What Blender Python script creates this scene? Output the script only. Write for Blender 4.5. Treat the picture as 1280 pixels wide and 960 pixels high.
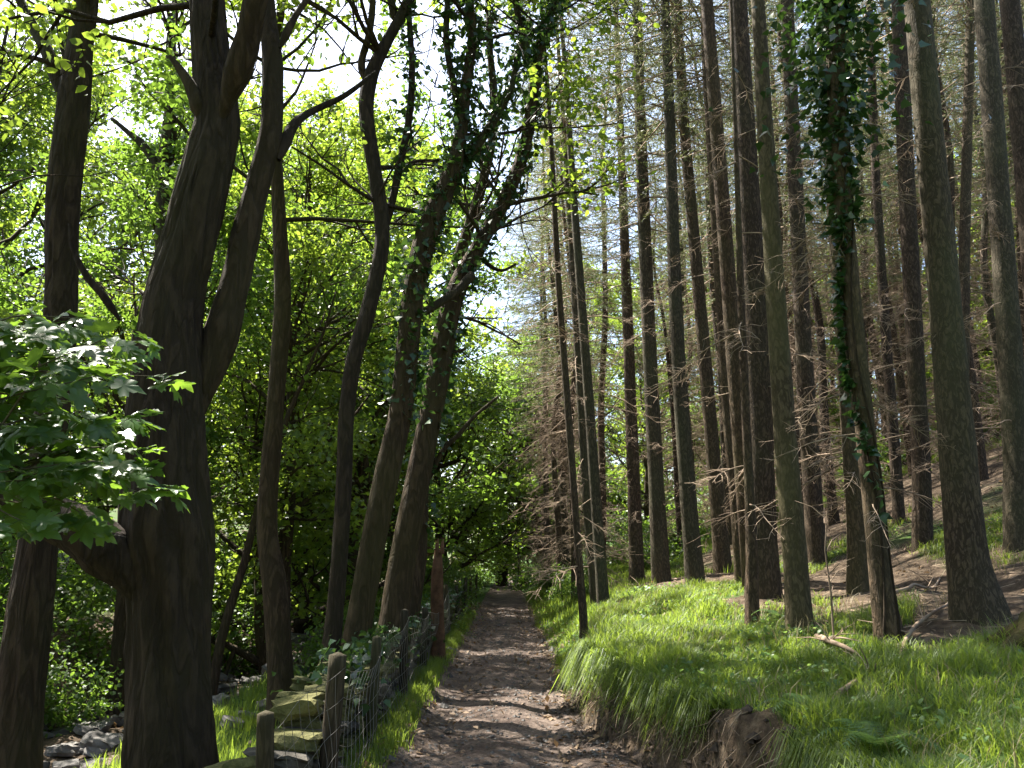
import bpy, math, random
import numpy as np
from mathutils import Vector, Matrix, Euler

random.seed(7)
RNG = np.random.default_rng(11)
scene = bpy.context.scene
for o in list(bpy.data.objects):
    bpy.data.objects.remove(o)
COL = scene.collection

# ------------------------------------------------------------------ camera
F = 1005.0                       # focal length in pixels of a 1280 px wide frame
PITCH = math.radians(11.8)
EYE = np.array([0.0, 0.0, 1.6])
cam_d = bpy.data.cameras.new("camera")
cam_d.sensor_width = 36.0
cam_d.lens = 36.0 * F / 1280.0
cam_d.clip_end = 3000
cam_d.clip_start = 0.05
cam = bpy.data.objects.new("camera", cam_d)
cam.location = EYE
cam.rotation_euler = (math.pi / 2 + PITCH, 0, 0)
COL.objects.link(cam)
scene.camera = cam

# ------------------------------------------------------------------ sky, sun, exposure
SUN_EL, SUN_AZ = math.radians(58), math.radians(-46)     # azimuth from +Y towards +X
world = bpy.data.worlds.new("World")
scene.world = world
world.use_nodes = True
wn = world.node_tree.nodes
wl = world.node_tree.links
sky = wn.new("ShaderNodeTexSky")
sky.sky_type = 'NISHITA'
sky.sun_disc = False
sky.sun_elevation = SUN_EL
sky.sun_rotation = SUN_AZ
sky.air_density = 1.0
sky.dust_density = 2.5
wl.new(sky.outputs[0], wn["Background"].inputs[0])
wn["Background"].inputs[1].default_value = 0.10
sun_d = bpy.data.lights.new("sun", 'SUN')
sun_d.energy = 5.0
sun_d.angle = math.radians(0.5)
sun_d.color = (1.0, 0.95, 0.86)
sun = bpy.data.objects.new("sun", sun_d)
sdir = Vector((math.sin(SUN_AZ) * math.cos(SUN_EL), math.cos(SUN_AZ) * math.cos(SUN_EL), math.sin(SUN_EL)))
sun.rotation_euler = sdir.to_track_quat('Z', 'Y').to_euler()
sun.location = (-20, 20, 40)
COL.objects.link(sun)
scene.view_settings.view_transform = 'Standard'
scene.view_settings.look = 'None'
scene.view_settings.gamma = 1
scene.view_settings.exposure = 2.25
scene.view_settings.use_curve_mapping = False
scene.render.engine = 'CYCLES'
cy = scene.cycles
cy.max_bounces = 8
cy.diffuse_bounces = 4
cy.glossy_bounces = 2
cy.transmission_bounces = 5
cy.transparent_max_bounces = 6
cy.use_denoising = True
cy.sample_clamp_indirect = 6

# ------------------------------------------------------------------ small helpers
def at(px, py, Y):
    """point at forward distance Y on the line of sight through photo pixel (px, py)"""
    a, b = (px - 640) / F, (480 - py) / F
    d = np.array([a, math.cos(PITCH) - b * math.sin(PITCH), math.sin(PITCH) + b * math.cos(PITCH)])
    t = Y / d[1]
    return EYE + d * t

def rad(w, px, py, Y):
    b = (480 - py) / F
    return 0.41 * w / F * Y / (math.cos(PITCH) - b * math.sin(PITCH))

def sst(a, b, x):
    t = np.clip((x - a) / (b - a), 0, 1)
    return t * t * (3 - 2 * t)

def _hash(i, j, s):
    h = (i.astype(np.int64) * 374761393 + j.astype(np.int64) * 668265263 + s * 982451653) & 0xFFFFFFFF
    h = ((h ^ (h >> 13)) * 1274126177) & 0xFFFFFFFF
    return ((h ^ (h >> 16)) & 0xFFFF) / 65535.0

def vnoise(x, y, s=0):
    x = np.asarray(x, float); y = np.asarray(y, float)
    i, j = np.floor(x), np.floor(y)
    u, v = x - i, y - j
    u, v = u * u * (3 - 2 * u), v * v * (3 - 2 * v)
    a, b = _hash(i, j, s), _hash(i + 1, j, s)
    c, d = _hash(i, j + 1, s), _hash(i + 1, j + 1, s)
    return (a * (1 - u) + b * u) * (1 - v) + (c * (1 - u) + d * u) * v

def fbm(x, y, s=0, o=3):
    t, a = 0, 0.5
    for k in range(o):
        t = t + a * vnoise(np.asarray(x) * 2 ** k, np.asarray(y) * 2 ** k, s + k)
        a *= 0.5
    return t / (1 - 0.5 ** o)

# ------------------------------------------------------------------ terrain
def pc(y):
    return -0.06 - 0.004 * np.asarray(y, float)

def redge(y):            # right edge of the path, foot of the bank
    y = np.asarray(y, float)
    return pc(y) + 0.78 + 0.74 * (1 - sst(4.4, 8.4, y)) - 0.12 * sst(8, 13, y) + 0.12 * (vnoise(y * 1.3, y * 0, 5) - 0.5)

def height(x, y):
    x = np.asarray(x, float); y = np.asarray(y, float)
    base = -0.00015 * np.clip(y, 0, 60) ** 2 + 0.02 * np.clip(y - 60, 0, 400)
    # bank on the right of the path
    u = x - redge(y)
    lip = 0.50 - 0.18 * sst(9, 22, y) + 0.12 * (vnoise(y * 0.9, y * 0 + 3.3, 9) - 0.5)
    wdt = 0.22 + 0.75 * sst(8.5, 13, y)
    zr = lip * sst(0, 1, u / wdt) + 0.22 * sst(8, 16, y) * sst(0.4, 1.8, u)
    zr = zr + 0.155 * np.clip(u - 0.1, 0, 4) + 0.40 * np.clip(u - 4.6, 0, 400) * (1 - 0.35 * sst(20, 200, u))
    zr = zr - 0.22 * sst(22, 55, y) * np.clip(u - 4.6, 0, 60)
    zr = np.minimum(zr, 26)
    zr = zr + .16 * (fbm(x * 4.0, y * 4.0, 77) - .5) * sst(0, .12, u) * (1 - sst(.3, .6, u)) + sst(0.1, 1.2, u) * (0.20 * (fbm(x * 0.9, y * 0.9, 21) - 0.5) + 0.10 * (fbm(x * 3.1, y * 3.1, 31) - 0.5))
    # stream gully on the left of the wall
    v = (pc(y) - 1.45) - x
    zl = -0.35 * sst(0, 1.3, v) - 0.5 * sst(2.2, 3.1, v) + 0.9 * sst(4.7, 6.3, v) + 0.16 * np.clip(v - 6, 0, 8) + 0.30 * np.clip(v - 14, 0, 60)
    zl = zl + sst(0.2, 1.5, v) * (0.35 * (fbm(x * 0.7, y * 0.7, 41) - 0.5) + 0.10 * (fbm(x * 3, y * 3, 51) - 0.5))
    # path surface: two soft ruts
    w = (x - pc(y)) / 0.9
    inside = (1 - sst(0.8, 1.25, np.abs(w)))
    zp = inside * (-0.035 * np.exp(-((np.abs(w) - 0.5) / 0.22) ** 2) + 0.05 * (fbm(x * 1.6, y * 1.6, 61) - 0.5))
    # verge between path and wall
    zv = 0.10 * sst(0.78, 1.0, -w) * (1 - sst(0.0, 0.6, v))
    return base + zr * (u > 0) + zl * (v > 0) + zp + zv

def gz(x, y):
    return float(height(np.array([x]), np.array([y]))[0])

# ------------------------------------------------------------------ mesh builder
class MB:
    def __init__(s):
        s.v = []; s.q = []; s.t = []; s.r = []; s.n = 0
    def add(s, verts, quads=None, tris=None, rnd=None):
        verts = np.asarray(verts, float).reshape(-1, 3)
        s.v.append(verts)
        if quads is not None and len(quads): s.q.append(np.asarray(quads, int) + s.n)
        if tris is not None and len(tris): s.t.append(np.asarray(tris, int) + s.n)
        s.r.append(np.zeros(len(verts)) if rnd is None else np.broadcast_to(np.asarray(rnd, float), (len(verts),)))
        s.n += len(verts)
    def mesh(s, name, mat=None, smooth=True):
        me = bpy.data.meshes.new(name)
        V = np.concatenate(s.v) if s.v else np.zeros((0, 3))
        q = np.concatenate(s.q) if s.q else np.zeros((0, 4), int)
        t = np.concatenate(s.t) if s.t else np.zeros((0, 3), int)
        me.vertices.add(len(V)); me.vertices.foreach_set("co", V.ravel())
        nl = q.size + t.size
        me.loops.add(nl); me.loops.foreach_set("vertex_index", np.concatenate([q.ravel(), t.ravel()]).astype(np.int32))
        npoly = len(q) + len(t)
        me.polygons.add(npoly)
        st = np.concatenate([np.arange(len(q)) * 4, q.size + np.arange(len(t)) * 3]).astype(np.int32)
        me.polygons.foreach_set("loop_start", st)
        me.update(calc_edges=True)
        me.polygons.foreach_set("use_smooth", np.full(npoly, smooth))
        at_ = me.attributes.new("rnd", 'FLOAT', 'POINT')
        at_.data.foreach_set("value", np.concatenate(s.r).astype(np.float32))
        if mat: me.materials.append(mat)
        me.validate(clean_customdata=False)
        return me

def link(name, data, parent=None, loc=None):
    o = bpy.data.objects.new(name, data)
    COL.objects.link(o)
    if parent is not None: o.parent = parent
    if loc is not None: o.location = loc
    return o

def thing(name, label, cat, loc=(0, 0, 0), group=None, rz=0.0, scale=1.0):
    o = link(name, None, None, loc)
    o.empty_display_size = 0.2
    o.rotation_euler = (0, 0, rz); o.scale = (scale,) * 3
    o["label"] = label; o["category"] = cat
    if group: o["group"] = group
    return o

def norm(a):
    a = np.asarray(a, float)
    return a / np.maximum(np.linalg.norm(a, axis=-1, keepdims=True), 1e-9)

def catmull(P, n_per):
    """P: (k, m) control values, returns a smooth resampling"""
    P = np.asarray(P, float)
    out = []
    Q = np.vstack([2 * P[0] - P[1], P, 2 * P[-1] - P[-2]])
    for i in range(1, len(Q) - 2):
        for t in np.arange(n_per) / n_per:
            a, b, c, d = Q[i - 1], Q[i], Q[i + 1], Q[i + 2]
            out.append(0.5 * ((2 * b) + (c - a) * t + (2 * a - 5 * b + 4 * c - d) * t ** 2 + (3 * b - a - 3 * c + d) * t ** 3))
    out.append(P[-1])
    return np.array(out)

def tube(mb, pts, radii, seg=8, rough=0.0, flute=0.0, flare=0.0, cap=True, seed=0, rnd=0.0, ridge=0.0):
    pts = np.asarray(pts, float); radii = np.asarray(radii, float)
    n = len(pts)
    tan = np.gradient(pts, axis=0); tan = norm(tan)
    ref = np.array([1.0, 0, 0]) if abs(tan[0][0]) < 0.8 else np.array([0, 1.0, 0])
    bs = []
    for i in range(n):
        u = ref - tan[i] * ref.dot(tan[i]); u = u / max(np.linalg.norm(u), 1e-9)
        ref = u; bs.append((u, np.cross(tan[i], u)))
    U = np.array([b[0] for b in bs]); W = np.array([b[1] for b in bs])
    ang = np.arange(seg) / seg * 2 * math.pi
    s = np.concatenate([[0], np.cumsum(np.linalg.norm(np.diff(pts, axis=0), axis=1))])
    A, S = np.meshgrid(ang, s)
    R = np.repeat(radii[:, None], seg, 1)
    if rough:
        R = R * (1 + rough * 2 * (fbm(np.cos(A) * 1.6 + 10 + seed * 3.1, np.sin(A) * 1.6 + S * 1.1 + seed, 70 + seed) - 0.5)
                 + rough * 0.7 * 2 * (vnoise(np.cos(A) * 5 + 20 + seed, np.sin(A) * 5 + S * 3, 80 + seed) - 0.5))
    if ridge:
        n1 = vnoise(np.cos(A) * 7 + 30, np.sin(A) * 7 + S * 1.3 + .5 * np.sin(S * 4), 33 + seed); n2 = vnoise(np.cos(A) * 15 + 50, np.sin(A) * 15 + S * 3.2, 35 + seed)
        R = R * (1 + ridge * (2 * np.abs(n1 - .5) - .5) + ridge * .6 * (2 * np.abs(n2 - .5) - .5))
    if flute:
        k = 5
        fl = np.exp(-S / max(flare, 0.3))
        R = R * (1 + fl * flute * (0.55 + 0.45 * np.cos(k * A + seed * 1.7 + 0.8 * np.sin(2 * A + seed))))
    V = pts[:, None, :] + R[..., None] * (np.cos(A)[..., None] * U[:, None, :] + np.sin(A)[..., None] * W[:, None, :])
    idx = np.arange(n * seg).reshape(n, seg)
    q = np.stack([idx[:-1], np.roll(idx, -1, 1)[:-1], np.roll(idx, -1, 1)[1:], idx[1:]], -1).reshape(-1, 4)
    V = V.reshape(-1, 3)
    tr = None
    if cap:
        V = np.vstack([V, pts[-1] + tan[-1] * radii[-1] * 0.4])
        last = idx[-1]
        tr = np.stack([last, np.roll(last, -1), np.full(seg, n * seg)], -1)
    mb.add(V, q, tr, rnd)

# leaf templates: local x = along the leaf, y = across, z = up
def leaf_tmpl(kind):
    if kind == 'rhomb':
        v = [(0, 0, 0), (0.5, 0.33, 0.07), (1, 0, -0.10), (0.5, -0.33, 0.07)]
        return np.array(v), np.array([(0, 1, 2), (0, 2, 3)])
    if kind == 'oval':
        v = [(0, 0, 0), (0.28, 0.27, 0.05), (0.68, 0.29, 0.03), (1, 0, -0.12), (0.68, -0.29, 0.03), (0.28, -0.27, 0.05)]
        return np.array(v), np.array([(0, 1, 5), (1, 2, 5), (2, 4, 5), (2, 3, 4)])
    if kind == 'ivy':
        v = [(0, 0, 0), (0.2, 0.45, 0.02), (0.5, 0.25, 0.03), (1, 0, -0.1), (0.5, -0.25, 0.03), (0.2, -0.45, 0.02)]
        return np.array(v), np.array([(0, 1, 2), (0, 2, 4), (2, 3, 4), (0, 4, 5)])

def leaves(mb, cen, size, kind='rhomb', up=0.7, rng=RNG, out=None, droop=0.25, tone=None):
    """cen (N,3); size scalar or (N,); out (N,3) preferred leaf direction"""
    cen = np.asarray(cen, float); N = len(cen)
    T, Fc = leaf_tmpl(kind)
    d = rng.normal(size=(N, 3)); d[:, 2] = d[:, 2] * 0.6 - droop
    if out is not None: d = norm(d) + out * 0.9
    d = norm(d)
    nrm = rng.normal(size=(N, 3)) * 0.75; nrm[:, 2] += up * 1.6
    nrm = norm(nrm - d * np.sum(nrm * d, 1, keepdims=True))
    side = np.cross(nrm, d)
    sz = np.broadcast_to(np.asarray(size, float), (N,)) * rng.uniform(0.5, 1.5, N)
    V = cen[:, None, :] + sz[:, None, None] * (T[None, :, 0:1] * d[:, None] + T[None, :, 1:2] * side[:, None] + T[None, :, 2:3] * nrm[:, None])
    k = len(T)
    fa = (Fc[None] + (np.arange(N) * k)[:, None, None]).reshape(-1, 3)
    mb.add(V.reshape(-1, 3), None, fa, np.repeat(rng.uniform(0, 1, N) if tone is None else np.clip(tone * .6 + rng.uniform(0, .4, N), 0, 1), k))

# ------------------------------------------------------------------ materials
def mat_new(name):
    m = bpy.data.materials.new(name); m.use_nodes = True
    nt = m.node_tree
    return m, nt.nodes, nt.links, nt.nodes["Principled BSDF"]

def ramp(nodes, stops):
    r = nodes.new("ShaderNodeValToRGB")
    e = r.color_ramp.elements
    while len(e) > 1: e.remove(e[0])
    e[0].position, e[0].color = stops[0][0], (*stops[0][1], 1)
    for p, c in stops[1:]:
        x = e.new(p); x.color = (*c, 1)
    return r

def leaf_mat(name, dark, light, trans, tr_amt=0.5, rough=0.45, spec=0.5):
    m, n, l, p = mat_new(name)
    a = n.new("ShaderNodeAttribute"); a.attribute_name = "rnd"
    oi = n.new("ShaderNodeObjectInfo")
    ad = n.new("ShaderNodeMath"); ad.operation = 'MULTIPLY_ADD'
    l.new(oi.outputs["Random"], ad.inputs[0]); ad.inputs[1].default_value = 0.30; l.new(a.outputs["Fac"], ad.inputs[2])
    ms = n.new("ShaderNodeMath"); ms.operation = 'MULTIPLY'; l.new(ad.outputs[0], ms.inputs[0]); ms.inputs[1].default_value = 1 / 1.3
    r1 = ramp(n, [(0.0, dark), (0.75, light), (1.0, tuple(min(1, c * 1.25) for c in light))])
    l.new(ms.outputs[0], r1.inputs[0]); l.new(r1.outputs[0], p.inputs["Base Color"])
    p.inputs["Roughness"].default_value = rough
    p.inputs["Specular IOR Level"].default_value = spec
    r2 = ramp(n, [(0.0, tuple(c * 0.55 for c in trans)), (1.0, trans)])
    l.new(ms.outputs[0], r2.inputs[0])
    t = n.new("ShaderNodeBsdfTranslucent"); l.new(r2.outputs[0], t.inputs[0])
    mx = n.new("ShaderNodeMixShader"); mx.inputs[0].default_value = tr_amt
    l.new(p.outputs[0], mx.inputs[1]); l.new(t.outputs[0], mx.inputs[2])
    l.new(mx.outputs[0], n["Material Output"].inputs[0])
    return m

def bark_mat(name, c0, c1, moss, moss_amt, sc=(9, 9, 1.6), bump=0.7, dist=0.03):
    m, n, l, p = mat_new(name)
    tc = n.new("ShaderNodeTexCoord")
    geo = n.new("ShaderNodeNewGeometry")
    mp = n.new("ShaderNodeMapping"); l.new(geo.outputs["Position"], mp.inputs[0]); mp.inputs["Scale"].default_value = sc
    nz = n.new("ShaderNodeTexNoise"); l.new(mp.outputs[0], nz.inputs[0])
    nz.inputs["Scale"].default_value = 2.6; nz.inputs["Detail"].default_value = 9; nz.inputs["Roughness"].default_value = 0.75
    vo = n.new("ShaderNodeTexNoise"); l.new(mp.outputs[0], vo.inputs[0]); vo.inputs["Scale"].default_value = 1.1; vo.inputs["Detail"].default_value = 3; vo.inputs["Distortion"].default_value = 0.6
    v1 = n.new("ShaderNodeMath"); v1.operation = 'SUBTRACT'; l.new(vo.outputs["Fac"], v1.inputs[0]); v1.inputs[1].default_value = 0.5
    v2 = n.new("ShaderNodeMath"); v2.operation = 'ABSOLUTE'; l.new(v1.outputs[0], v2.inputs[0])
    vr = n.new("ShaderNodeMapRange"); l.new(v2.outputs[0], vr.inputs[0]); vr.inputs[1].default_value = 0.0; vr.inputs[2].default_value = 0.12; vr.inputs[3].default_value = 0.35
    mu = n.new("ShaderNodeMath"); mu.operation = 'MULTIPLY'; l.new(vr.outputs[0], mu.inputs[0]); l.new(nz.outputs["Fac"], mu.inputs[1])
    r = ramp(n, [(0.05, tuple(c * 0.6 for c in c0)), (0.30, c0), (0.70, c1)])
    l.new(mu.outputs[0], r.inputs[0])
    n2 = n.new("ShaderNodeTexNoise"); l.new(geo.outputs["Position"], n2.inputs[0]); n2.inputs["Scale"].default_value = 0.9; n2.inputs["Detail"].default_value = 4
    oi = n.new("ShaderNodeObjectInfo")
    ad = n.new("ShaderNodeMath"); ad.operation = 'MULTIPLY_ADD'; l.new(oi.outputs["Random"], ad.inputs[0]); ad.inputs[1].default_value = 0.16; l.new(n2.outputs["Fac"], ad.inputs[2])
    mr = n.new("ShaderNodeMapRange"); l.new(ad.outputs[0], mr.inputs[0])
    mr.inputs[1].default_value = 0.54 - moss_amt * 0.3; mr.inputs[2].default_value = 0.98 - moss_amt * 0.3
    mr.inputs[4].default_value = min(0.95, 0.35 + moss_amt * 0.6)
    mix = n.new("ShaderNodeMix"); mix.data_type = 'RGBA'
    l.new(mr.outputs[0], mix.inputs["Factor"]); l.new(r.outputs[0], mix.inputs["A"]); mix.inputs["B"].default_value = (*moss, 1)
    tint = ramp(n, [(0.0, (0.70, 0.66, 0.62)), (0.35, (1.0, 0.93, 0.86)), (0.7, (1.12, 0.98, 0.82)), (1.0, (0.95, 1.0, 0.98))]); l.new(oi.outputs["Random"], tint.inputs[0])
    mt = n.new("ShaderNodeMix"); mt.data_type = 'RGBA'; mt.blend_type = 'MULTIPLY'; mt.inputs["Factor"].default_value = 1
    l.new(mix.outputs["Result"], mt.inputs["A"]); l.new(tint.outputs[0], mt.inputs["B"])
    l.new(mt.outputs["Result"], p.inputs["Base Color"])
    p.inputs["Roughness"].default_value = 0.9
    p.inputs["Specular IOR Level"].default_value = 0.2
    b = n.new("ShaderNodeBump"); b.inputs["Strength"].default_value = bump; b.inputs["Distance"].default_value = dist
    l.new(mu.outputs[0], b.inputs["Height"]); l.new(b.outputs[0], p.inputs["Normal"])
    return m

def plain_mat(name, c0, c1, scale=6.0, rough=0.9, bump=0.4, detail=6, dist=0.02):
    m, n, l, p = mat_new(name)
    geo = n.new("ShaderNodeNewGeometry")
    nz = n.new("ShaderNodeTexNoise"); l.new(geo.outputs["Position"], nz.inputs[0])
    nz.inputs["Scale"].default_value = scale; nz.inputs["Detail"].default_value = detail; nz.inputs["Roughness"].default_value = 0.65
    oi = n.new("ShaderNodeObjectInfo")
    ad = n.new("ShaderNodeMath"); ad.operation = 'MULTIPLY_ADD'; l.new(oi.outputs["Random"], ad.inputs[0]); ad.inputs[1].default_value = 0.25
    sb = n.new("ShaderNodeMath"); sb.operation = 'SUBTRACT'; l.new(nz.outputs["Fac"], sb.inputs[0]); sb.inputs[1].default_value = 0.12
    l.new(sb.outputs[0], ad.inputs[2])
    r = ramp(n, [(0.3, c0), (0.7, c1)]); l.new(ad.outputs[0], r.inputs[0])
    l.new(r.outputs[0], p.inputs["Base Color"]); p.inputs["Roughness"].default_value = rough
    p.inputs["Specular IOR Level"].default_value = 0.25
    b = n.new("ShaderNodeBump"); b.inputs["Strength"].default_value = bump; b.inputs["Distance"].default_value = dist
    l.new(nz.outputs["Fac"], b.inputs["Height"]); l.new(b.outputs[0], p.inputs["Normal"])
    return m

M_OAKLEAF = leaf_mat("oak_leaf", (0.035, 0.075, 0.012), (0.085, 0.14, 0.022), (0.36, 0.50, 0.05), 0.50)
M_GREENLEAF = leaf_mat("hazel_leaf", (0.030, 0.075, 0.014), (0.07, 0.125, 0.025), (0.28, 0.46, 0.05), 0.48)
M_IVY = leaf_mat("ivy_leaf", (0.012, 0.035, 0.010), (0.03, 0.07, 0.02), (0.10, 0.20, 0.03), 0.22, rough=0.3)
M_SYC = leaf_mat("sycamore_leaf", (0.025, 0.065, 0.018), (0.05, 0.105, 0.028), (0.26, 0.44, 0.04), 0.40, rough=0.36, spec=0.5)
M_NEEDLE = leaf_mat("spruce_needle", (0.035, 0.05, 0.025), (0.085, 0.10, 0.05), (0.22, 0.25, 0.09), 0.35, rough=0.55)
M_GRASS = leaf_mat("grass_blade", (0.022, 0.062, 0.012), (0.10, 0.15, 0.026), (0.40, 0.54, 0.06), 0.48, rough=0.5)
M_DRYGRASS = leaf_mat("dry_grass", (0.16, 0.13, 0.06), (0.28, 0.23, 0.11), (0.35, 0.30, 0.12), 0.35, rough=0.6)
M_FERN = leaf_mat("fern_frond", (0.05, 0.11, 0.03), (0.10, 0.18, 0.05), (0.34, 0.52, 0.10), 0.45)
M_OAKBARK = bark_mat("oak_bark", (0.036, 0.025, 0.018), (0.10, 0.072, 0.052), (0.055, 0.056, 0.022), 0.36, sc=(8, 8, 1.7), bump=1.0, dist=0.05)
M_ALDERBARK = bark_mat("alder_bark", (0.038, 0.026, 0.020), (0.105, 0.075, 0.054), (0.055, 0.056, 0.022), 0.42, sc=(11, 11, 2.2), bump=0.9, dist=0.035)
M_SPRUCEBARK = bark_mat("spruce_bark", (0.050, 0.036, 0.027), (0.155, 0.112, 0.082), (0.075, 0.08, 0.042), 0.30, sc=(20, 20, 7), bump=0.9, dist=0.015)
M_PALEBARK = bark_mat("lichen_spruce_bark", (0.06, 0.050, 0.036), (0.16, 0.14, 0.10), (0.095, 0.10, 0.05), 0.6, sc=(18, 18, 6), bump=0.7, dist=0.012)
M_TWIG = plain_mat("dead_twig", (0.15, 0.105, 0.072), (0.36, 0.27, 0.19), 5.0, bump=0.2)
M_BRANCH = plain_mat("green_twig", (0.06, 0.05, 0.03), (0.12, 0.10, 0.06), 6.0, bump=0.2)
M_STONE = plain_mat("wall_stone", (0.03, 0.027, 0.022), (0.15, 0.13, 0.105), 4.0, bump=0.9, dist=0.05)
M_RUBBLE = plain_mat("stream_stone", (0.04, 0.036, 0.032), (0.17, 0.155, 0.14), 3.0, bump=0.7, dist=0.04, rough=0.65)
M_MOSS = plain_mat("moss_stone", (0.035, 0.04, 0.014), (0.15, 0.14, 0.05), 11.0, bump=1.0, dist=0.05)
M_ROTMOSS = bark_mat("mossy_wood", (0.045, 0.03, 0.02), (0.12, 0.085, 0.055), (0.09, 0.10, 0.03), 0.7, sc=(10, 10, 3), bump=0.9, dist=0.03)
M_POST = bark_mat("weathered_post", (0.035, 0.028, 0.021), (0.10, 0.08, 0.06), (0.06, 0.068, 0.028), 0.5, sc=(26, 26, 3), bump=0.6, dist=0.01)
M_ROT = plain_mat("rotten_wood", (0.06, 0.03, 0.016), (0.22, 0.11, 0.06), 5.0, bump=0.8)
M_WIRE, _n, _l, _p = mat_new("galvanised_wire")
_p.inputs["Base Color"].default_value = (0.17, 0.16, 0.15, 1); _p.inputs["Metallic"].default_value = 0.6; _p.inputs["Roughness"].default_value = 0.45

def ground_mat():
    m, n, l, p = mat_new("woodland_soil")
    geo = n.new("ShaderNodeNewGeometry")
    a = n.new("ShaderNodeAttribute"); a.attribute_name = "rnd"       # 1 = grassy, 0 = litter and soil
    n1 = n.new("ShaderNodeTexNoise"); l.new(geo.outputs["Position"], n1.inputs[0]); n1.inputs["Scale"].default_value = 9; n1.inputs["Detail"].default_value = 8; n1.inputs["Roughness"].default_value = 0.72
    n2 = n.new("ShaderNodeTexNoise"); l.new(geo.outputs["Position"], n2.inputs[0]); n2.inputs["Scale"].default_value = 1.1; n2.inputs["Detail"].default_value = 6
    soil = ramp(n, [(0.3, (0.035, 0.025, 0.017)), (0.52, (0.095, 0.068, 0.045)), (0.72, (0.20, 0.155, 0.105))]); l.new(n1.outputs["Fac"], soil.inputs[0])
    gr = ramp(n, [(0.3, (0.025, 0.05, 0.010)), (0.6, (0.06, 0.11, 0.02)), (0.8, (0.13, 0.16, 0.045))]); l.new(n1.outputs["Fac"], gr.inputs[0])
    ad = n.new("ShaderNodeMath"); ad.operation = 'MULTIPLY_ADD'; l.new(n2.outputs["Fac"], ad.inputs[0]); ad.inputs[1].default_value = 1.2; l.new(a.outputs["Fac"], ad.inputs[2])
    mr = n.new("ShaderNodeMapRange"); l.new(ad.outputs[0], mr.inputs[0]); mr.inputs[1].default_value = 0.95; mr.inputs[2].default_value = 1.25
    mix = n.new("ShaderNodeMix"); mix.data_type = 'RGBA'
    l.new(mr.outputs[0], mix.inputs["Factor"]); l.new(soil.outputs[0], mix.inputs["A"]); l.new(gr.outputs[0], mix.inputs["B"])
    l.new(mix.outputs["Result"], p.inputs["Base Color"]); p.inputs["Roughness"].default_value = 0.95; p.inputs["Specular IOR Level"].default_value = 0.15
    b = n.new("ShaderNodeBump"); b.inputs["Strength"].default_value = 0.9; b.inputs["Distance"].default_value = 0.06
    l.new(n1.outputs["Fac"], b.inputs["Height"]); l.new(b.outputs[0], p.inputs["Normal"])
    return m

def path_mat():
    m, n, l, p = mat_new("trodden_stony_dirt")
    geo = n.new("ShaderNodeNewGeometry")
    n1 = n.new("ShaderNodeTexNoise"); l.new(geo.outputs["Position"], n1.inputs[0]); n1.inputs["Scale"].default_value = 22; n1.inputs["Detail"].default_value = 8; n1.inputs["Roughness"].default_value = 0.75
    n2 = n.new("ShaderNodeTexNoise"); l.new(geo.outputs["Position"], n2.inputs[0]); n2.inputs["Scale"].default_value = 2.0; n2.inputs["Detail"].default_value = 5
    vo = n.new("ShaderNodeTexVoronoi"); l.new(geo.outputs["Position"], vo.inputs[0]); vo.inputs["Scale"].default_value = 24
    c1 = ramp(n, [(0.28, (0.055, 0.039, 0.030)), (0.5, (0.15, 0.115, 0.093)), (0.75, (0.31, 0.25, 0.208))]); l.new(n1.outputs["Fac"], c1.inputs[0])
    c2 = ramp(n, [(0.35, (0.42, 0.38, 0.36)), (0.65, (1.0, 0.98, 0.96))]); l.new(n2.outputs["Fac"], c2.inputs[0])
    mix = n.new("ShaderNodeMix"); mix.data_type = 'RGBA'; mix.blend_type = 'MULTIPLY'; mix.inputs["Factor"].default_value = 1
    l.new(c1.outputs[0], mix.inputs["A"]); l.new(c2.outputs[0], mix.inputs["B"])
    l.new(mix.outputs["Result"], p.inputs["Base Color"]); p.inputs["Roughness"].default_value = 0.92; p.inputs["Specular IOR Level"].default_value = 0.2
    ad = n.new("ShaderNodeMath"); ad.operation = 'MULTIPLY_ADD'; l.new(vo.outputs["Distance"], ad.inputs[0]); ad.inputs[1].default_value = -0.6; l.new(n1.outputs["Fac"], ad.inputs[2])
    b = n.new("ShaderNodeBump"); b.inputs["Strength"].default_value = 0.9; b.inputs["Distance"].default_value = 0.035
    l.new(ad.outputs[0], b.inputs["Height"]); l.new(b.outputs[0], p.inputs["Normal"])
    return m

# ------------------------------------------------------------------ ground and path
def coords(lo_far, lo, hi, hi_far, d, g=1.16):
    mid = np.arange(lo, hi + 1e-6, d)
    r, s, x = [], d, hi
    while x < hi_far: s *= g; x += s; r.append(x)
    q, s, x = [], d, lo
    while x > lo_far: s *= g; x -= s; q.append(x)
    return np.array(q[::-1] + list(mid) + r)

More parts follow.
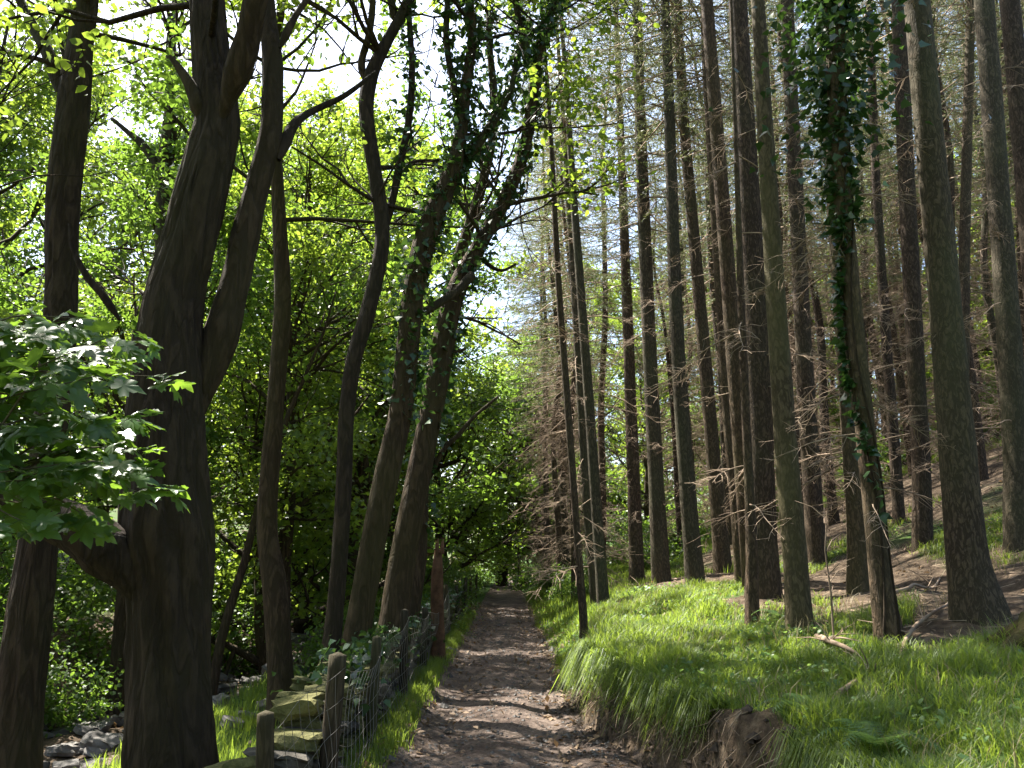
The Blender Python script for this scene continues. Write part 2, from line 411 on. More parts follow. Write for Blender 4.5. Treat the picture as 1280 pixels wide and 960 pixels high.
BARE = [(4.4, 7.7, .9), (4.0, 9.4, 1.1), (5.4, 9.0, 1.2), (6.4, 9.8, 1.3), (3.5, 7.2, .4), (3.05, 8.5, .4), (3.5, 11.2, .9), (4.8, 11.4, 1.3), (5.2, 13.4, 1.6), (3.5, 15.6, 1.3), (3.3, 17.6, 1.2), (2.0, 15.6, .7), (6.6, 7.2, 1.0)]
def grass_cover(x, y):
    """1 where grass grows on the ground, 0 on litter, path, stream bed"""
    u = x - redge(y); v = (pc(y) - 1.45) - x
    right = sst(0.0, 0.25, u - .20 * (1 - sst(8, 10, y))) * (1 - 0.5 * sst(4.0, 7.5, u) * (1 - sst(22, 30, y))) * (1 - 0.65 * sst(13, 18, y) * (1 - sst(24, 32, y)) * sst(1.5, 3, u))
    for bx, by, br in BARE:
        right = right * (1 - .9 * np.exp(-(((x - bx) ** 2 + (y - by) ** 2) / br ** 2) ** 2))
    left = sst(0.05, 0.3, v) * (1 - sst(2.0, 2.6, v)) * 0.85 + sst(6.2, 7.5, v) * 0.55
    verge = sst(0.80, 0.95, -(x - pc(y)) / 0.95) * (1 - sst(0, 0.3, v))
    return np.clip(np.maximum(np.maximum(right, left), verge), 0, 1)

xs = coords(-500, -7.5, 9.5, 500, 0.085)
ys = coords(-60, 2.2, 17.0, 700, 0.10)
GX, GY = np.meshgrid(xs, ys)
GZ = height(GX, GY)
mb = MB()
idx = np.arange(GX.size).reshape(GX.shape)
q = np.stack([idx[:-1, :-1], idx[:-1, 1:], idx[1:, 1:], idx[1:, :-1]], -1).reshape(-1, 4)
mb.add(np.stack([GX, GY, GZ], -1).reshape(-1, 3), q, None, grass_cover(GX, GY).ravel())
ground = link("ground", mb.mesh("ground", ground_mat())); ground["kind"] = "structure"

py_ = coords(-10, 2.2, 17, 62, 0.10)
pw = np.linspace(-1.15, 1.15, 26)
PY, PW = np.meshgrid(py_, pw, indexing='ij')
edge = 0.10 * (fbm(PY * 1.7, PW * 0 + np.sign(PW) * 5, 91) - 0.5) * 2
PX = np.where(PW > 0, pc(PY) + PW / 1.15 * (redge(PY) - pc(PY) + 0.06 + edge), pc(PY) + PW / 1.15 * (0.92 + edge))
PZ = height(PX, PY)
rim = np.abs(PW) / 1.15
PZ = PZ + 0.02 - 0.05 * sst(0.86, 1.0, rim) + 0.05 * (fbm(PX * 2.5, PY * 2.5, 93) - 0.5) * (1 - sst(0.8, 1, rim))
idx = np.arange(PX.size).reshape(PX.shape)
q = np.stack([idx[:-1, :-1], idx[:-1, 1:], idx[1:, 1:], idx[1:, :-1]], -1).reshape(-1, 4)
mb = MB(); mb.add(np.stack([PX, PY, PZ], -1).reshape(-1, 3), q)
path = link("path", mb.mesh("path", path_mat())); path["kind"] = "structure"

# ------------------------------------------------------------------ stones
def stone_mesh(seed, mat, flat=1.0):
    r = np.random.default_rng(seed)
    import bmesh
    bm = bmesh.new(); bmesh.ops.create_cube(bm, size=1.0)
    bmesh.ops.subdivide_edges(bm, edges=bm.edges[:], cuts=2, use_grid_fill=True)
    for v in bm.verts:
        p = np.array(v.co); k = np.abs(p).sum()
        p = p * (1 - 0.20 * (k - 0.6)) + r.normal(size=3) * 0.05
        p[2] *= flat
        v.co = p
    me = bpy.data.meshes.new("stone"); bm.to_mesh(me); bm.free()
    me.materials.append(mat)
    for pl in me.polygons: pl.use_smooth = False
    return me
STONES = [stone_mesh(i, M_STONE) for i in range(7)]
MOSSY = [stone_mesh(20 + i, M_MOSS) for i in range(5)]
RUBBLE = [stone_mesh(40 + i, M_RUBBLE, 0.75) for i in range(7)]

def place_stone(name, meshes, parent, loc, sc, rot):
    o = link(name, random.choice(meshes), parent, loc)
    o.scale = sc; o.rotation_euler = rot
    return o

# stony stream bed in the gully
sb = thing("stream_bed", "", "", (0, 0, 0)); del sb["label"], sb["category"]; sb["kind"] = "structure"
n = 0
while n < 290:
    y = 5.5 + 20 * random.random() ** 1.5
    v = random.gauss(3.7, 0.75)
    x = float(pc(y)) - 1.45 - v
    if x < -7.5: continue
    s = random.uniform(0.09, 0.34) * (0.8 + y * 0.02)
    place_stone("stone", RUBBLE, sb, (x, y, gz(x, y) + s * 0.16), (s * random.uniform(0.8, 1.5), s * random.uniform(0.8, 1.3), s * random.uniform(0.5, 0.9)),
                (random.uniform(-.3, .3), random.uniform(-.3, .3), random.uniform(0, 6)))
    n += 1

# dry stone wall along the left of the path
wall = thing("dry_stone_wall", "low tumbledown mossy dry stone wall running along the left of the path", "wall", (0, 0, 0))
WX = lambda y: float(pc(y)) - 1.30
NST = 0
for c in range(7):
    y = 4.5 + 0.17 * c + random.uniform(-.1, .1)
    while y < 21 and NST < 285:
        near = y < 8.5
        L = random.uniform(0.14, 0.40) * (1 if near else 2.0)
        h = 0.10
        gone = (c == 6 and random.random() < .55) or (c >= 4 and (7.5 < y < 8.2 or 10.0 < y < 10.8)) or (c == 5 and random.random() < .25)
        if gone:
            y += L; continue
        zz = float(gz(float(pc(y)) - 0.98, y)) - 0.02 + c * 0.093
        loose = 1.0 if c < 5 else 2.6
        wdt = 0.42 - .02 * c
        place_stone("stone", MOSSY if random.random() < (.62 if c >= 4 else .3) else STONES, wall, (WX(y) + random.uniform(-.035, .035) * loose, y + L / 2, zz + random.uniform(-.008, .012)),
                    (wdt * random.uniform(.82, 1.12), L * random.uniform(.95, 1.08), h * random.uniform(.8, 1.2)), (random.gauss(0, .04) * loose, random.gauss(0, .05) * loose, random.gauss(0, .10) * loose))
        NST += 1
        y += L
# ivy and small leaves creeping over the wall top
mbv = MB(); rv = np.random.default_rng(71); N = 2600
yy = 5.5 + 16 * rv.random(N); kk = vnoise(yy * 1.4, yy * 0, 72) > .42; yy = yy[kk]; N = len(yy)
xx = np.array([WX(q_) for q_ in yy]) + rv.normal(size=N) * .15
zz = height(pc(yy) - .98, yy) + .60 + rv.normal(size=N) * .06 - np.clip(xx - np.array([WX(q_) for q_ in yy]) - .2, 0, 1) * 1.6
leaves(mbv, np.stack([xx, yy, zz], 1), .07, 'ivy', up=.5, rng=rv)
link("ivy", mbv.mesh("ivy", M_IVY), wall)["kind"] = "stuff"
# tumbled stones at the broken near end
for k in range(14):
    y = random.uniform(3.9, 4.9); x = WX(y) + random.gauss(-0.12, 0.22)
    s = random.uniform(0.14, 0.34)
    place_stone("stone", MOSSY if random.random() < 0.6 else STONES, wall, (x, y, gz(x, y) + 0.02 + s * 0.2 + max(0, (y - 4.2)) * random.uniform(0, 0.35)), (s * 1.3, s, s * 0.55),
                (random.uniform(-.3, .3), random.uniform(-.3, .3), random.uniform(0, 6)))

# ------------------------------------------------------------------ fence in front of the wall
fence = thing("wire_fence", "old sagging wire mesh fence on leaning wooden posts beside the path", "fence", (0, 0, 0))
posts = [4.15, 5.35, 6.9, 8.9, 10.9, 13.2, 15.8, 18.5, 21.5, 25.0, 29.0]
tops = []
for i, y in enumerate(posts):
    x = float(pc(y)) - 1.06 + random.uniform(-.04, .04); z0 = gz(x, y)
    hgt = random.uniform(0.78, 0.92) if i != 1 else 0.86
    lx, ly = random.uniform(-.06, .06), random.uniform(-.06, .06)
    if i == 0: lx, hgt = -0.02, 0.74
    mb = MB()
    P = np.array([[x, y, z0 - 0.3], [x + lx * .3, y + ly * .3, z0 + 0.2], [x + lx * .7, y + ly * .7, z0 + 0.55], [x + lx, y + ly, z0 + hgt]])
    r0 = 0.046 if i != 1 else 0.062
    tube(mb, catmull(P, 4), np.full(13, r0) * np.linspace(1.05, 0.9, 13), seg=10, rough=0.09, seed=i)
    link("post", mb.mesh("post", M_POST), fence)
    tops.append((x + lx, y + ly, z0 + hgt, x, y, z0))
for i in range(len(posts) - 1):
    mb = MB(); a, b = tops[i], tops[i + 1]
    pa0, pa1 = np.array(a[3:]), np.array(a[:3]); pb0, pb1 = np.array(b[3:]), np.array(b[:3])
    sag = 0.16 if i == 1 else random.uniform(0.01, 0.06)
    shear = 0.34 if i == 1 else random.uniform(-0.03, 0.05)
    off = np.array([0.06, 0, 0])
    def P(s, h):
        p = (pa0 + (pa1 - pa0) * h) * (1 - s) + (pb0 + (pb1 - pb0) * h) * s
        k = 4 * s * (1 - s)
        return p + off + np.array([0.05 * k * math.sin(5 * h + i), shear * k * (h - 0.5) * 2, -sag * k * h + 0.015 * math.sin(9 * s + 4 * h + i)])
    wr = 0.0016 if i < 3 else 0.0022
    for h in (0.08, 0.22, 0.37, 0.54, 0.72, 0.92):
        tube(mb, [P(s, h) for s in np.linspace(0, 1, 11)], np.full(11, wr), seg=4, cap=False)
    if i < 6:
        ns = max(6, int(abs(a[1] - b[1]) / 0.14))
        for k in range(1, ns):
            s = k / ns
            tube(mb, [P(s, h) for h in np.linspace(0.08, 0.92, 6)], np.full(6, wr), seg=4, cap=False)
    link("wire_panel", mb.mesh("wire_panel", M_WIRE), fence)

# ------------------------------------------------------------------ deciduous trees seen close: stems traced, given their own distance and thickness
def stem_pts(poly, Y, dY=0.0, n_per=6, ext=None):
    """poly [(px, py, width_px)] from bottom to top -> smooth world points + radii; Y may drift by dY from bottom to top"""
    k = len(poly); C = []
    for i, (a, b, w) in enumerate(poly):
        y = Y + dY * i / max(1, k - 1)
        p = at(a, b, y); C.append([*p, rad(w, a, b, y)])
    if ext:                                  # carry on above the picture
        dz, r_end, lean = ext
        d = np.array(C[-1][:3]) - np.array(C[-2][:3]); d = d / np.linalg.norm(d); d = d * 0.6 + np.array([lean[0], lean[1], 0.8]); d /= np.linalg.norm(d)
        r0 = C[-1][3]
        for s in (0.34, 0.67, 1.0):
            p = np.array(C[-1][:3]) + d * dz / 3 + RNG.normal(size=3) * 0.12
            C.append([*p, r0 + (r_end - r0) * s])
    S = catmull(C, n_per)
    return S[:, :3], np.maximum(S[:, 3], 0.004)

def limb_part(parent, name, pts, radii, mat, seg=16, rough=0.08, **kw):
    mb = MB(); tube(mb, pts, radii, seg=seg, rough=rough, **kw)
    return link(name, mb.mesh(name, mat), parent)

def grow(mbw, start, d, length, r, depth, tips, rng, up=0.25, spread=0.7, seg=5):
    """recursive small branch; collects leaf-bearing points"""
    n = 5; pts = [np.array(start, float)]; d = norm(np.array(d, float))
    for i in range(n):
        d = norm(d + rng.normal(size=3) * 0.16 + np.array([0, 0, up * 0.25]))
        pts.append(pts[-1] + d * length / n)
    pts = np.array(pts)
    tube(mbw, pts, np.linspace(r, max(r * 0.35, 0.004), n + 1), seg=seg, cap=False)
    if depth == 0:
        for i in range(2, n + 1): tips.append(pts[i])
        return
    for k in range(rng.integers(3, 5)):
        i = rng.integers(1, n + 1)
        nd = norm(d + rng.normal(size=3) * spread + np.array([0, 0, up]))
        grow(mbw, pts[i], nd, length * rng.uniform(0.5, 0.75), r * 0.5, depth - 1, tips, rng, up, spread, max(3, seg - 1))
    tips.append(pts[-1])

def leaf_cloud(mb, tips, per, spread, size, kind, rng=RNG, flat=0.55, up=0.7):
    tips = np.array(tips)
    c = np.repeat(tips, per, 0) + rng.normal(size=(len(tips) * per, 3)) * np.array([spread, spread, spread * flat])
    leaves(mb, c, size, kind, up=up, rng=rng, tone=np.repeat(rng.uniform(0, 1, len(tips)), per))

def ground_extend(poly, Y, extra=0.35):
    """continue a traced stem straight down to below the ground"""
    p = at(poly[0][0], poly[0][1], Y)
    return p

def big_tree(name, label, cat, stems, bark, crown=None, ivy=None, base_seg=28, rough=0.09, ridge=0.0, n_per=6):
    """stems: list of dict(poly, Y, dY, ext, flute) ; the first is the trunk"""
    p0, r0 = stem_pts(stems[0]['poly'], stems[0]['Y'], stems[0].get('dY', 0), n_per, ext=stems[0].get('ext'))
    z0 = gz(p0[0][0], p0[0][1])
    t = thing(name, label, cat, (p0[0][0], p0[0][1], z0))
    inv = np.array([p0[0][0], p0[0][1], z0])
    tips = []; rng = np.random.default_rng(len(label) * 7 + 3)
    mbw = MB(); ivyc = []; ivyo = []
    for i, s in enumerate(stems):
        pts, rr = (p0, r0) if i == 0 else stem_pts(s['poly'], s['Y'], s.get('dY', 0), n_per, ext=s.get('ext'))
        if s.get('ground', i == 0):
            g = gz(pts[0][0], pts[0][1])
            if pts[0][2] > g - 0.3:
                d = pts[0] - pts[2]; d = d / abs(d[2]); d = d * np.array([.5, .5, 1])
                m = 5; add = [pts[0] + d * (pts[0][2] - g + 0.35) * (k / m) for k in range(m, 0, -1)]
                pts = np.vstack([add, pts]); rr = np.concatenate([rr[0] * np.linspace(1.25, 1.02, m), rr])
        if i > 0 and not s.get('ground'):
            nn_ = max(3, int(len(rr) * .16)); rr = rr.copy(); rr[:nn_] *= np.linspace(.3, 1, nn_)
        seg = base_seg if i == 0 else ((18 if not ridge else 64) if rr[0] > 0.06 else 10)
        limb_part(t, 'trunk' if (i == 0 or s.get('trunk')) else 'limb', pts - inv, rr, bark, seg=seg, rough=rough, seed=i + len(name), flute=s.get('flute', 0), flare=s.get('flare', 0.4), ridge=ridge)
        if ivy and s.get('ivy'):
            a, b, dens, sp = s['ivy']
            m = len(pts)
            for k in range(int(a * m), int(b * m)):
                for _ in range(dens):
                    dv = norm(rng.normal(size=3))
                    ivyc.append(pts[k] + rng.normal(size=3) * 0.04 + dv * (rr[k] + abs(rng.normal()) * sp))
                    ivyo.append(dv)
        if crown and s.get('ext'):
            m = len(pts)
            for k in range(crown['n']):
                j = int(m * rng.uniform(crown.get('from', 0.78), 1)); j = min(j, m - 1)
                dv = norm(np.array([rng.normal(), rng.normal(), rng.uniform(0.1, 0.8)]))
                grow(mbw, pts[j] - inv, dv, crown['len'] * rng.uniform(0.7, 1.2), max(0.012, min(.034, rr[j] * 0.45)), 2, tips, rng)
    if mbw.n:
        o = link('branch', mbw.mesh('branch', bark), t); o['kind'] = 'stuff'
    if tips:
        tp = np.array(tips); w = tp + inv
        keep = np.ones(len(tp), bool)
        zf = crown.get('zmin')
        if zf is not None: keep = w[:, 2] > zf
        keep &= vnoise(w[:, 0] * .8 + w[:, 2] * .31, w[:, 1] * .8 + w[:, 2] * .62, 17) > .54
        mbl = MB(); leaf_cloud(mbl, tp[keep], crown['per'], crown['spread'], crown['size'], crown['kind'], rng)
        link('crown', mbl.mesh('crown', crown['mat']), t)
    if ivyc:
        mbi = MB(); leaves(mbi, np.array(ivyc) - inv, 0.085, 'ivy', up=0.3, rng=rng, out=np.array(ivyo), droop=0.5)
        link('ivy', mbi.mesh('ivy', M_IVY), t)
    return t

OAKC = dict(n=7, len=2.2, per=12, spread=0.24, size=0.10, kind='oval', mat=M_OAKLEAF, **{'from': 0.74})

# the big oak beside the wall
big_tree("oak_tree", "massive dark forked oak with thick rough trunk standing behind the stone wall", "tree", [
    dict(poly=[(222, 1080, 150), (214, 940, 130), (212, 850, 120), (213, 760, 120), (209, 680, 132), (206, 610, 124), (206, 540, 116), (210, 480, 108), (212, 420, 96), (219, 362, 84), (237, 300, 77), (252, 240, 75), (264, 190, 71), (272, 150, 66), (268, 100, 60), (262, 40, 54), (256, -60, 48), (250, -200, 42)], Y=5.7, dY=0.5, ext=(3.5, 0.05, (-.1, .2)), flute=0.25, flare=0.5),
    dict(poly=[(228, 570, 60), (252, 490, 66), (274, 428, 58), (292, 362, 46), (305, 300, 43), (319, 240, 37), (336, 180, 35), (341, 130, 34), (341, 80, 32), (335, 20, 27), (328, -60, 25), (322, -180, 20)], Y=5.95, dY=0.5, ext=(3.0, 0.04, (.15, .1))),
    dict(poly=[(190, 760, 70), (150, 705, 88), (105, 668, 80), (50, 640, 66), (-30, 600, 58), (-140, 520, 50), (-260, 400, 42)], Y=5.65, dY=-0.2, ext=(3.0, 0.04, (-.4, -.1))),
    dict(poly=[(276, 150, 40), (296, 92, 42), (312, 40, 38), (322, -10, 36), (345, -110, 30)], Y=5.95, dY=-0.3, ext=(3.0, 0.03, (.1, -.1))),
    dict(poly=[(252, 150, 26), (240, 112, 20), (226, 88, 13), (212, 70, 6)], Y=5.95),
    dict(poly=[(348, 200, 24), (366, 158, 16), (388, 140, 12), (430, 120, 9), (470, 90, 6)], Y=6.2, dY=0.6),
    dict(poly=[(350, 60, 16), (368, 22, 10), (388, -8, 9), (420, -70, 7)], Y=6.2, dY=0.2),
    dict(poly=[(150, 400, 12), (128, 368, 12), (108, 345, 10), (92, 312, 8), (88, 280, 6)], Y=7.2),
], M_OAKBARK, crown=dict(OAKC, n=9, zmin=6.0, per=9), base_seg=104, rough=0.09, ridge=0.09, n_per=15)

big_tree("oak_tree", "leaning grey brown oak behind the massive forked oak, upper trunk dark and slim", "tree", [
    dict(poly=[(14, 1000, 82), (22, 900, 72), (34, 790, 64), (46, 690, 56), (58, 590, 52), (68, 480, 48), (76, 390, 46), (78, 300, 46), (82, 220, 48), (92, 130, 46), (100, 60, 38), (108, 0, 34), (112, -80, 28)], Y=7.6, dY=0.6, ext=(3.5, 0.04, (.1, .1)), flute=0.3),
    dict(poly=[(84, 150, 24), (72, 100, 22), (58, 62, 19), (40, 30, 16), (20, -10, 14), (0, -60, 12)], Y=8.1, dY=0.3, ext=(2.0, 0.02, (-.3, 0))),
    dict(poly=[(94, 160, 8), (84, 90, 7), (72, 30, 6), (68, -20, 5)], Y=8.1),
], M_OAKBARK, crown=dict({**OAKC, 'from': 0.64}, n=11, zmin=6.0, per=9), base_seg=64, ridge=0.08, n_per=12)

big_tree("alder_tree", "slim straight alder trunk rising from the grass beside the stream bed", "tree", [
    dict(poly=[(352, 900, 46), (350, 840, 38), (344, 740, 36), (334, 660, 30), (340, 560, 28), (347, 470, 26), (353, 380, 25), (350, 290, 22), (345, 200, 18), (340, 100, 14)], Y=9.6, dY=0.4, ext=(3.5, 0.03, (0, .2)), flute=0.35),
], M_ALDERBARK, crown=dict({**OAKC, 'from': 0.62}, n=14, per=9, mat=M_GREENLEAF))

big_tree("alder_tree", "thin dark sapling leaning sharply beside the stream behind the slim alder", "tree", [
    dict(poly=[(276, 800, 15), (292, 745, 13), (306, 700, 12), (320, 645, 11), (338, 590, 10), (360, 520, 8)], Y=13.0, dY=0.5, ext=(2.5, 0.015, (.2, .2))),
], M_ALDERBARK, crown=dict({**OAKC, 'from': 0.6}, n=9, len=1.3, per=8, mat=M_GREENLEAF), base_seg=10)

big_tree("oak_tree", "forked mid distance oak showing between the massive oak and the sky gap", "tree", [
    dict(poly=[(196, 760, 40), (200, 600, 34), (204, 420, 28), (206, 290, 26), (206, 215, 24), (212, 160, 22), (216, 110, 18), (214, 50, 14)], Y=12.5, dY=0.5, ext=(3.5, 0.03, (0, .2))),
    dict(poly=[(204, 225, 16), (192, 200, 14), (176, 178, 12), (160, 165, 8), (140, 148, 6)], Y=12.8),
    dict(poly=[(216, 130, 10), (200, 100, 9), (180, 85, 7), (150, 72, 5)], Y=12.8),
], M_OAKBARK, crown=dict({**OAKC, 'from': 0.6}, n=13, per=9, len=2.6), base_seg=14)

# the ivy-hung group of stems at the wall
big_tree("ash_tree", "sinuous bare brown stem swaying upward in the ivy hung clump by the fence", "tree", [
    dict(poly=[(404, 880, 34), (416, 790, 28), (424, 700, 25), (430, 600, 24), (433, 520, 24), (442, 450, 24), (460, 390, 24), (474, 330, 23), (478, 280, 22), (468, 210, 22), (458, 140, 22), (464, 95, 22), (482, 55, 18), (502, 18, 15), (520, -30, 13)], Y=8.6, dY=0.9, ext=(3.2, 0.03, (.1, .2)), flute=0.3),
    dict(poly=[(460, 110, 13), (452, 80, 12), (462, 40, 11), (466, -5, 10), (460, -60, 9)], Y=9.3, ext=(2.2, 0.02, (-.1, .1))),
    dict(poly=[(474, 320, 13), (488, 262, 12), (500, 205, 12), (511, 150, 11), (515, 90, 10), (512, 30, 9)], Y=9.3, dY=0.2, ext=(2.4, 0.02, (0, .2)), ivy=(0.2, 1, 12, .07)),
    dict(poly=[(496, 30, 13), (490, 5, 12), (484, -30, 11)], Y=9.5),
], M_ALDERBARK, crown=dict({**OAKC, 'from': 0.5}, n=10, per=10, zmin=6.4, len=1.7), ivy=True, base_seg=20)

big_tree("ash_tree", "thick crooked ivy wrapped stem in the middle of the clump by the fence", "tree", [
    dict(poly=[(436, 850, 46), (452, 760, 40), (468, 670, 38), (484, 590, 38), (500, 520, 36), (508, 450, 34), (514, 390, 32), (524, 330, 34), (540, 275, 34), (562, 225, 28), (576, 170, 20), (582, 110, 17), (590, 50, 15), (586, -10, 13)], Y=9.0, dY=0.8, ext=(3.0, 0.03, (0, .2)), flute=0.35, ivy=(.30, 1, 30, .07)),
    dict(poly=[(560, 225, 18), (590, 190, 16), (618, 150, 13), (640, 108, 10), (650, 60, 8)], Y=9.7, ivy=(0, 1, 24, .09), ext=(1.6, 0.02, (.1, .1))),
    dict(poly=[(576, 150, 12), (566, 100, 11), (558, 50, 10), (560, -10, 9)], Y=9.7, ivy=(0, 1, 14, .07)),
    
], M_ALDERBARK, crown=dict({**OAKC, 'from': 0.5}, n=9, per=10, zmin=6.2, len=1.7), ivy=True, base_seg=22)

big_tree("ash_tree", "curving ivy clad stem sweeping right over the path from the clump", "tree", [
    dict(poly=[(488, 810, 48), (500, 720, 42), (514, 640, 38), (530, 560, 36), (546, 480, 34), (556, 420, 34), (572, 360, 30), (598, 310, 24), (626, 258, 21), (648, 210, 20), (661, 160, 18), (668, 105, 17), (674, 60, 14), (688, 20, 11)], Y=10.0, dY=0.9, ext=(2.2, 0.02, (.1, .1)), flute=0.35, ivy=(.25, 1, 26, .06)),
    dict(poly=[(668, 95, 12), (656, 55, 11), (648, 20, 10), (640, -30, 8)], Y=10.8, ext=(1.6, 0.02, (-.1, .1)), ivy=(0, .9, 20, .08)),
    dict(poly=[(512, 402, 14), (540, 384, 13), (568, 366, 13), (590, 344, 14)], Y=9.6, dY=.5),
    dict(poly=[(596, 315, 8), (612, 332, 7), (628, 338, 5), (645, 330, 4)], Y=10.6),
    dict(poly=[(555, 470, 10), (562, 445, 6), (582, 436, 4)], Y=10.3),
], M_ALDERBARK, crown=dict({**OAKC, 'from': 0.45}, n=9, per=8, zmin=6.6, len=1.6), ivy=True, base_seg=22)

big_tree("ash_tree", "upright mossy stem at the rear of the ivy hung clump", "tree", [
    dict(poly=[(506, 800, 34), (520, 700, 32), (524, 600, 30), (540, 520, 26), (556, 430, 24), (566, 350, 20), (600, 240, 16), (618, 150, 13), (612, 60, 10)], Y=11.6, dY=0.6, ext=(2.6, 0.02, (.1, .2)), flute=0.3, ivy=(.2, 1, 30, .10)),
    dict(poly=[(523, 620, 10), (540, 590, 9), (556, 560, 8), (572, 545, 7), (592, 522, 6), (622, 496, 4)], Y=11.9),
], M_ALDERBARK, crown=dict({**OAKC, 'from': 0.4}, n=12, per=9, zmin=4.6, len=1.7), ivy=True, base_seg=18)

# snapped reddish trunk behind the wall
p = at(548, 770, 12.0); z0 = gz(p[0], p[1])
t = thing("snapped_trunk", "snapped reddish brown rotten trunk standing behind the wall", "tree stump", (p[0], p[1], z0))
mb = MB(); tube(mb, [(0, 0, -.3), (0.0, 0, .3), (-.02, 0, .8), (-.03, .02, 1.2), (-.02, .02, 1.55)], [.12, .10, .09, .085, .05], seg=14, rough=.14, seed=5)
link("trunk", mb.mesh("trunk", M_ROT), t)
mb = MB()
for k in range(6):
    a = k * 1.05; tube(mb, [(.05 * math.cos(a), .05 * math.sin(a), 1.5), (.055 * math.cos(a), .055 * math.sin(a), 1.62 + .12 * random.random())], [.022, .004], seg=4)
link("splinter", mb.mesh("splinter", M_ROT), t)

# ------------------------------------------------------------------ background broadleaf trees: archetypes shared between copies
def make_broadleaf(seed, H, R, base, nl, size):
    rng = np.random.default_rng(seed)
    mbt, mbw, mbl = MB(), MB(), MB(); tips = []
    C = []
    wob = rng.normal(size=2) * 0.25
    for k in range(7):
        s = k / 6
        C.append([wob[0] * math.sin(3 * s) + rng.normal() * 0.08 * (k > 0), wob[1] * math.sin(2.4 * s) + rng.normal() * 0.08 * (k > 0), -0.4 + s * (H * 0.86), 0.19 * (1 - s) ** 0.8 + 0.02])
    S = catmull(C, 4); tube(mbt, S[:, :3], S[:, 3], seg=10, rough=0.08, flute=0.3, flare=0.4, seed=seed)
    nlimb = int(10 + H * 1.2)
    for k in range(nlimb):
        s = base / H + (0.92 - base / H) * (k + rng.uniform(0, 1)) / nlimb
        j = int(s * (len(S) - 1)); a = k * 2.4 + rng.normal() * 0.4
        prof = math.sin(math.pi * min(1, (s - base / H) / (1 - base / H) * 0.8 + 0.2)) ** 0.7
        grow(mbw, S[j, :3], (math.cos(a), math.sin(a), 0.25 + 0.7 * s), R * 0.62 * prof * rng.uniform(.8, 1.2) + .4, S[j, 3] * 0.5, 2, tips, rng, up=0.1)
    tips = np.array(tips)
    nz = vnoise(tips[:, 0] * .75 + tips[:, 2] * .31 + seed, tips[:, 1] * .75 + tips[:, 2] * .62, seed)
    tips = tips[nz > .46]
    per = max(1, int(nl * .72 / len(tips)))
    leaf_cloud(mbl, tips, per, 0.25, size, 'rhomb', rng, up=0.55)
    return mbt.mesh("trunk", M_ALDERBARK), mbw.mesh("branch", M_ALDERBARK), mbl

ARCH = []
for sd, H, R, b, nl in ((1, 13, 4.2, 2.0, 24000), (2, 19, 5.0, 3.0, 38000), (3, 9, 3.4, 1.0, 17000), (4, 18, 4.6, 5.0, 30000)):
    tr, br, ml = make_broadleaf(sd, H, R, b, nl, 0.135)
    ARCH.append((tr, br, ml.mesh("crown", M_OAKLEAF), ml.mesh("crown", M_GREENLEAF)))

def put_broadleaf(x, y, a, label, group, scale=1.0, green=False, rz=None):
    t = thing("broadleaf_tree", label, "tree", (x, y, gz(x, y) - 0.05), group, random.uniform(0, 6.28) if rz is None else rz, scale)
    tr, br, c0, c1 = ARCH[a]
    link("trunk", tr, t); link("branch", br, t); link("crown", c1 if green else c0, t)
    return t

LB = "leafy broadleaf tree in the sunlit wood beyond the stream"
GB = "broadleaf trees beyond the stream"
left_spots = [(-6.3, 13.6, 3, .70), (-9.4, 12.6, 2, .7), (-13.0, 12.0, 2, .9), (-4.1, 15.4, 3, .74), (-4.8, 17.2, 2, 1.0), (-11.5, 17.0, 2, 0.8), (-15.5, 18.0, 0, 1.0),
              (-4.2, 22.4, 2, 1.2), (-6.4, 25.0, 2, 1.2), (-13.5, 25.0, 2, 1.2), (-18.5, 24.0, 0, 1.1), (-5.4, 29.0, 0, 1.1), (-9.0, 30.0, 0, 1.2), (-16.0, 31.0, 0, 1.3),
              (-4.9, 36.0, 1, 1.4), (-9.8, 37.5, 1, 1.5), (-15.4, 38.0, 1, 1.5), (-21.5, 37.0, 1, 1.5), (-28.0, 35.0, 1, 1.4), (-23.0, 29.0, 0, 1.4), (-15.0, 21.0, 3, 1.1), (-6.8, 26.8, 3, 1.2), (-5.6, 20.3, 3, .9), (-20.0, 19.0, 3, 1.1)]
for x, y, a, s in left_spots:
    put_broadleaf(x, y, a, ['rounded leafy broadleaf tree of middle height in the wood beyond the stream', 'tall broad crowned tree at the back of the wood beyond the stream', 'small bushy low branching tree in the wood beyond the stream', 'leafy tree with a long clear trunk in the wood beyond the stream'][a], GB, s, green=random.random() < .5)
LP = "distant broadleaf tree arching over the far end of the path"
for x, y, a, s in [(-2.3, 34, 2, 1.3), (1.9, 42, 2, 1.4), (-0.6, 48, 2, 1.7), (2.4, 47, 0, 1.2), (-7.5, 45, 1, 1.2), (-2.6, 47, 0, 1.1), (-1.0, 56, 2, 1.2), (1.4, 53, 2, 1.0), (-5.5, 53, 1, 1.2), (3.6, 58, 0, 1.1), (0.6, 64, 1, 1.2)]:
    put_broadleaf(x, y, a, LP, "broadleaf trees over the far path", s, green=random.random() < .6)
LR = "bright young broadleaf tree on the sunny slope beyond the spruces"
for x, y, a, s in [(8.5, 50, 1, 1.2), (13, 44, 1, 1.1), (17, 38, 0, 1.1), (22, 44, 1, 1.2), (19, 28, 0, 1.0), (24, 33, 0, 1.2), (28, 38, 1, 1.2), (16, 55, 1, 1.3), (31, 28, 0, 1.3), (6.0, 60, 1, 1.4)]:
    put_broadleaf(x, y, a, LR, "broadleaf trees behind the spruces", s)

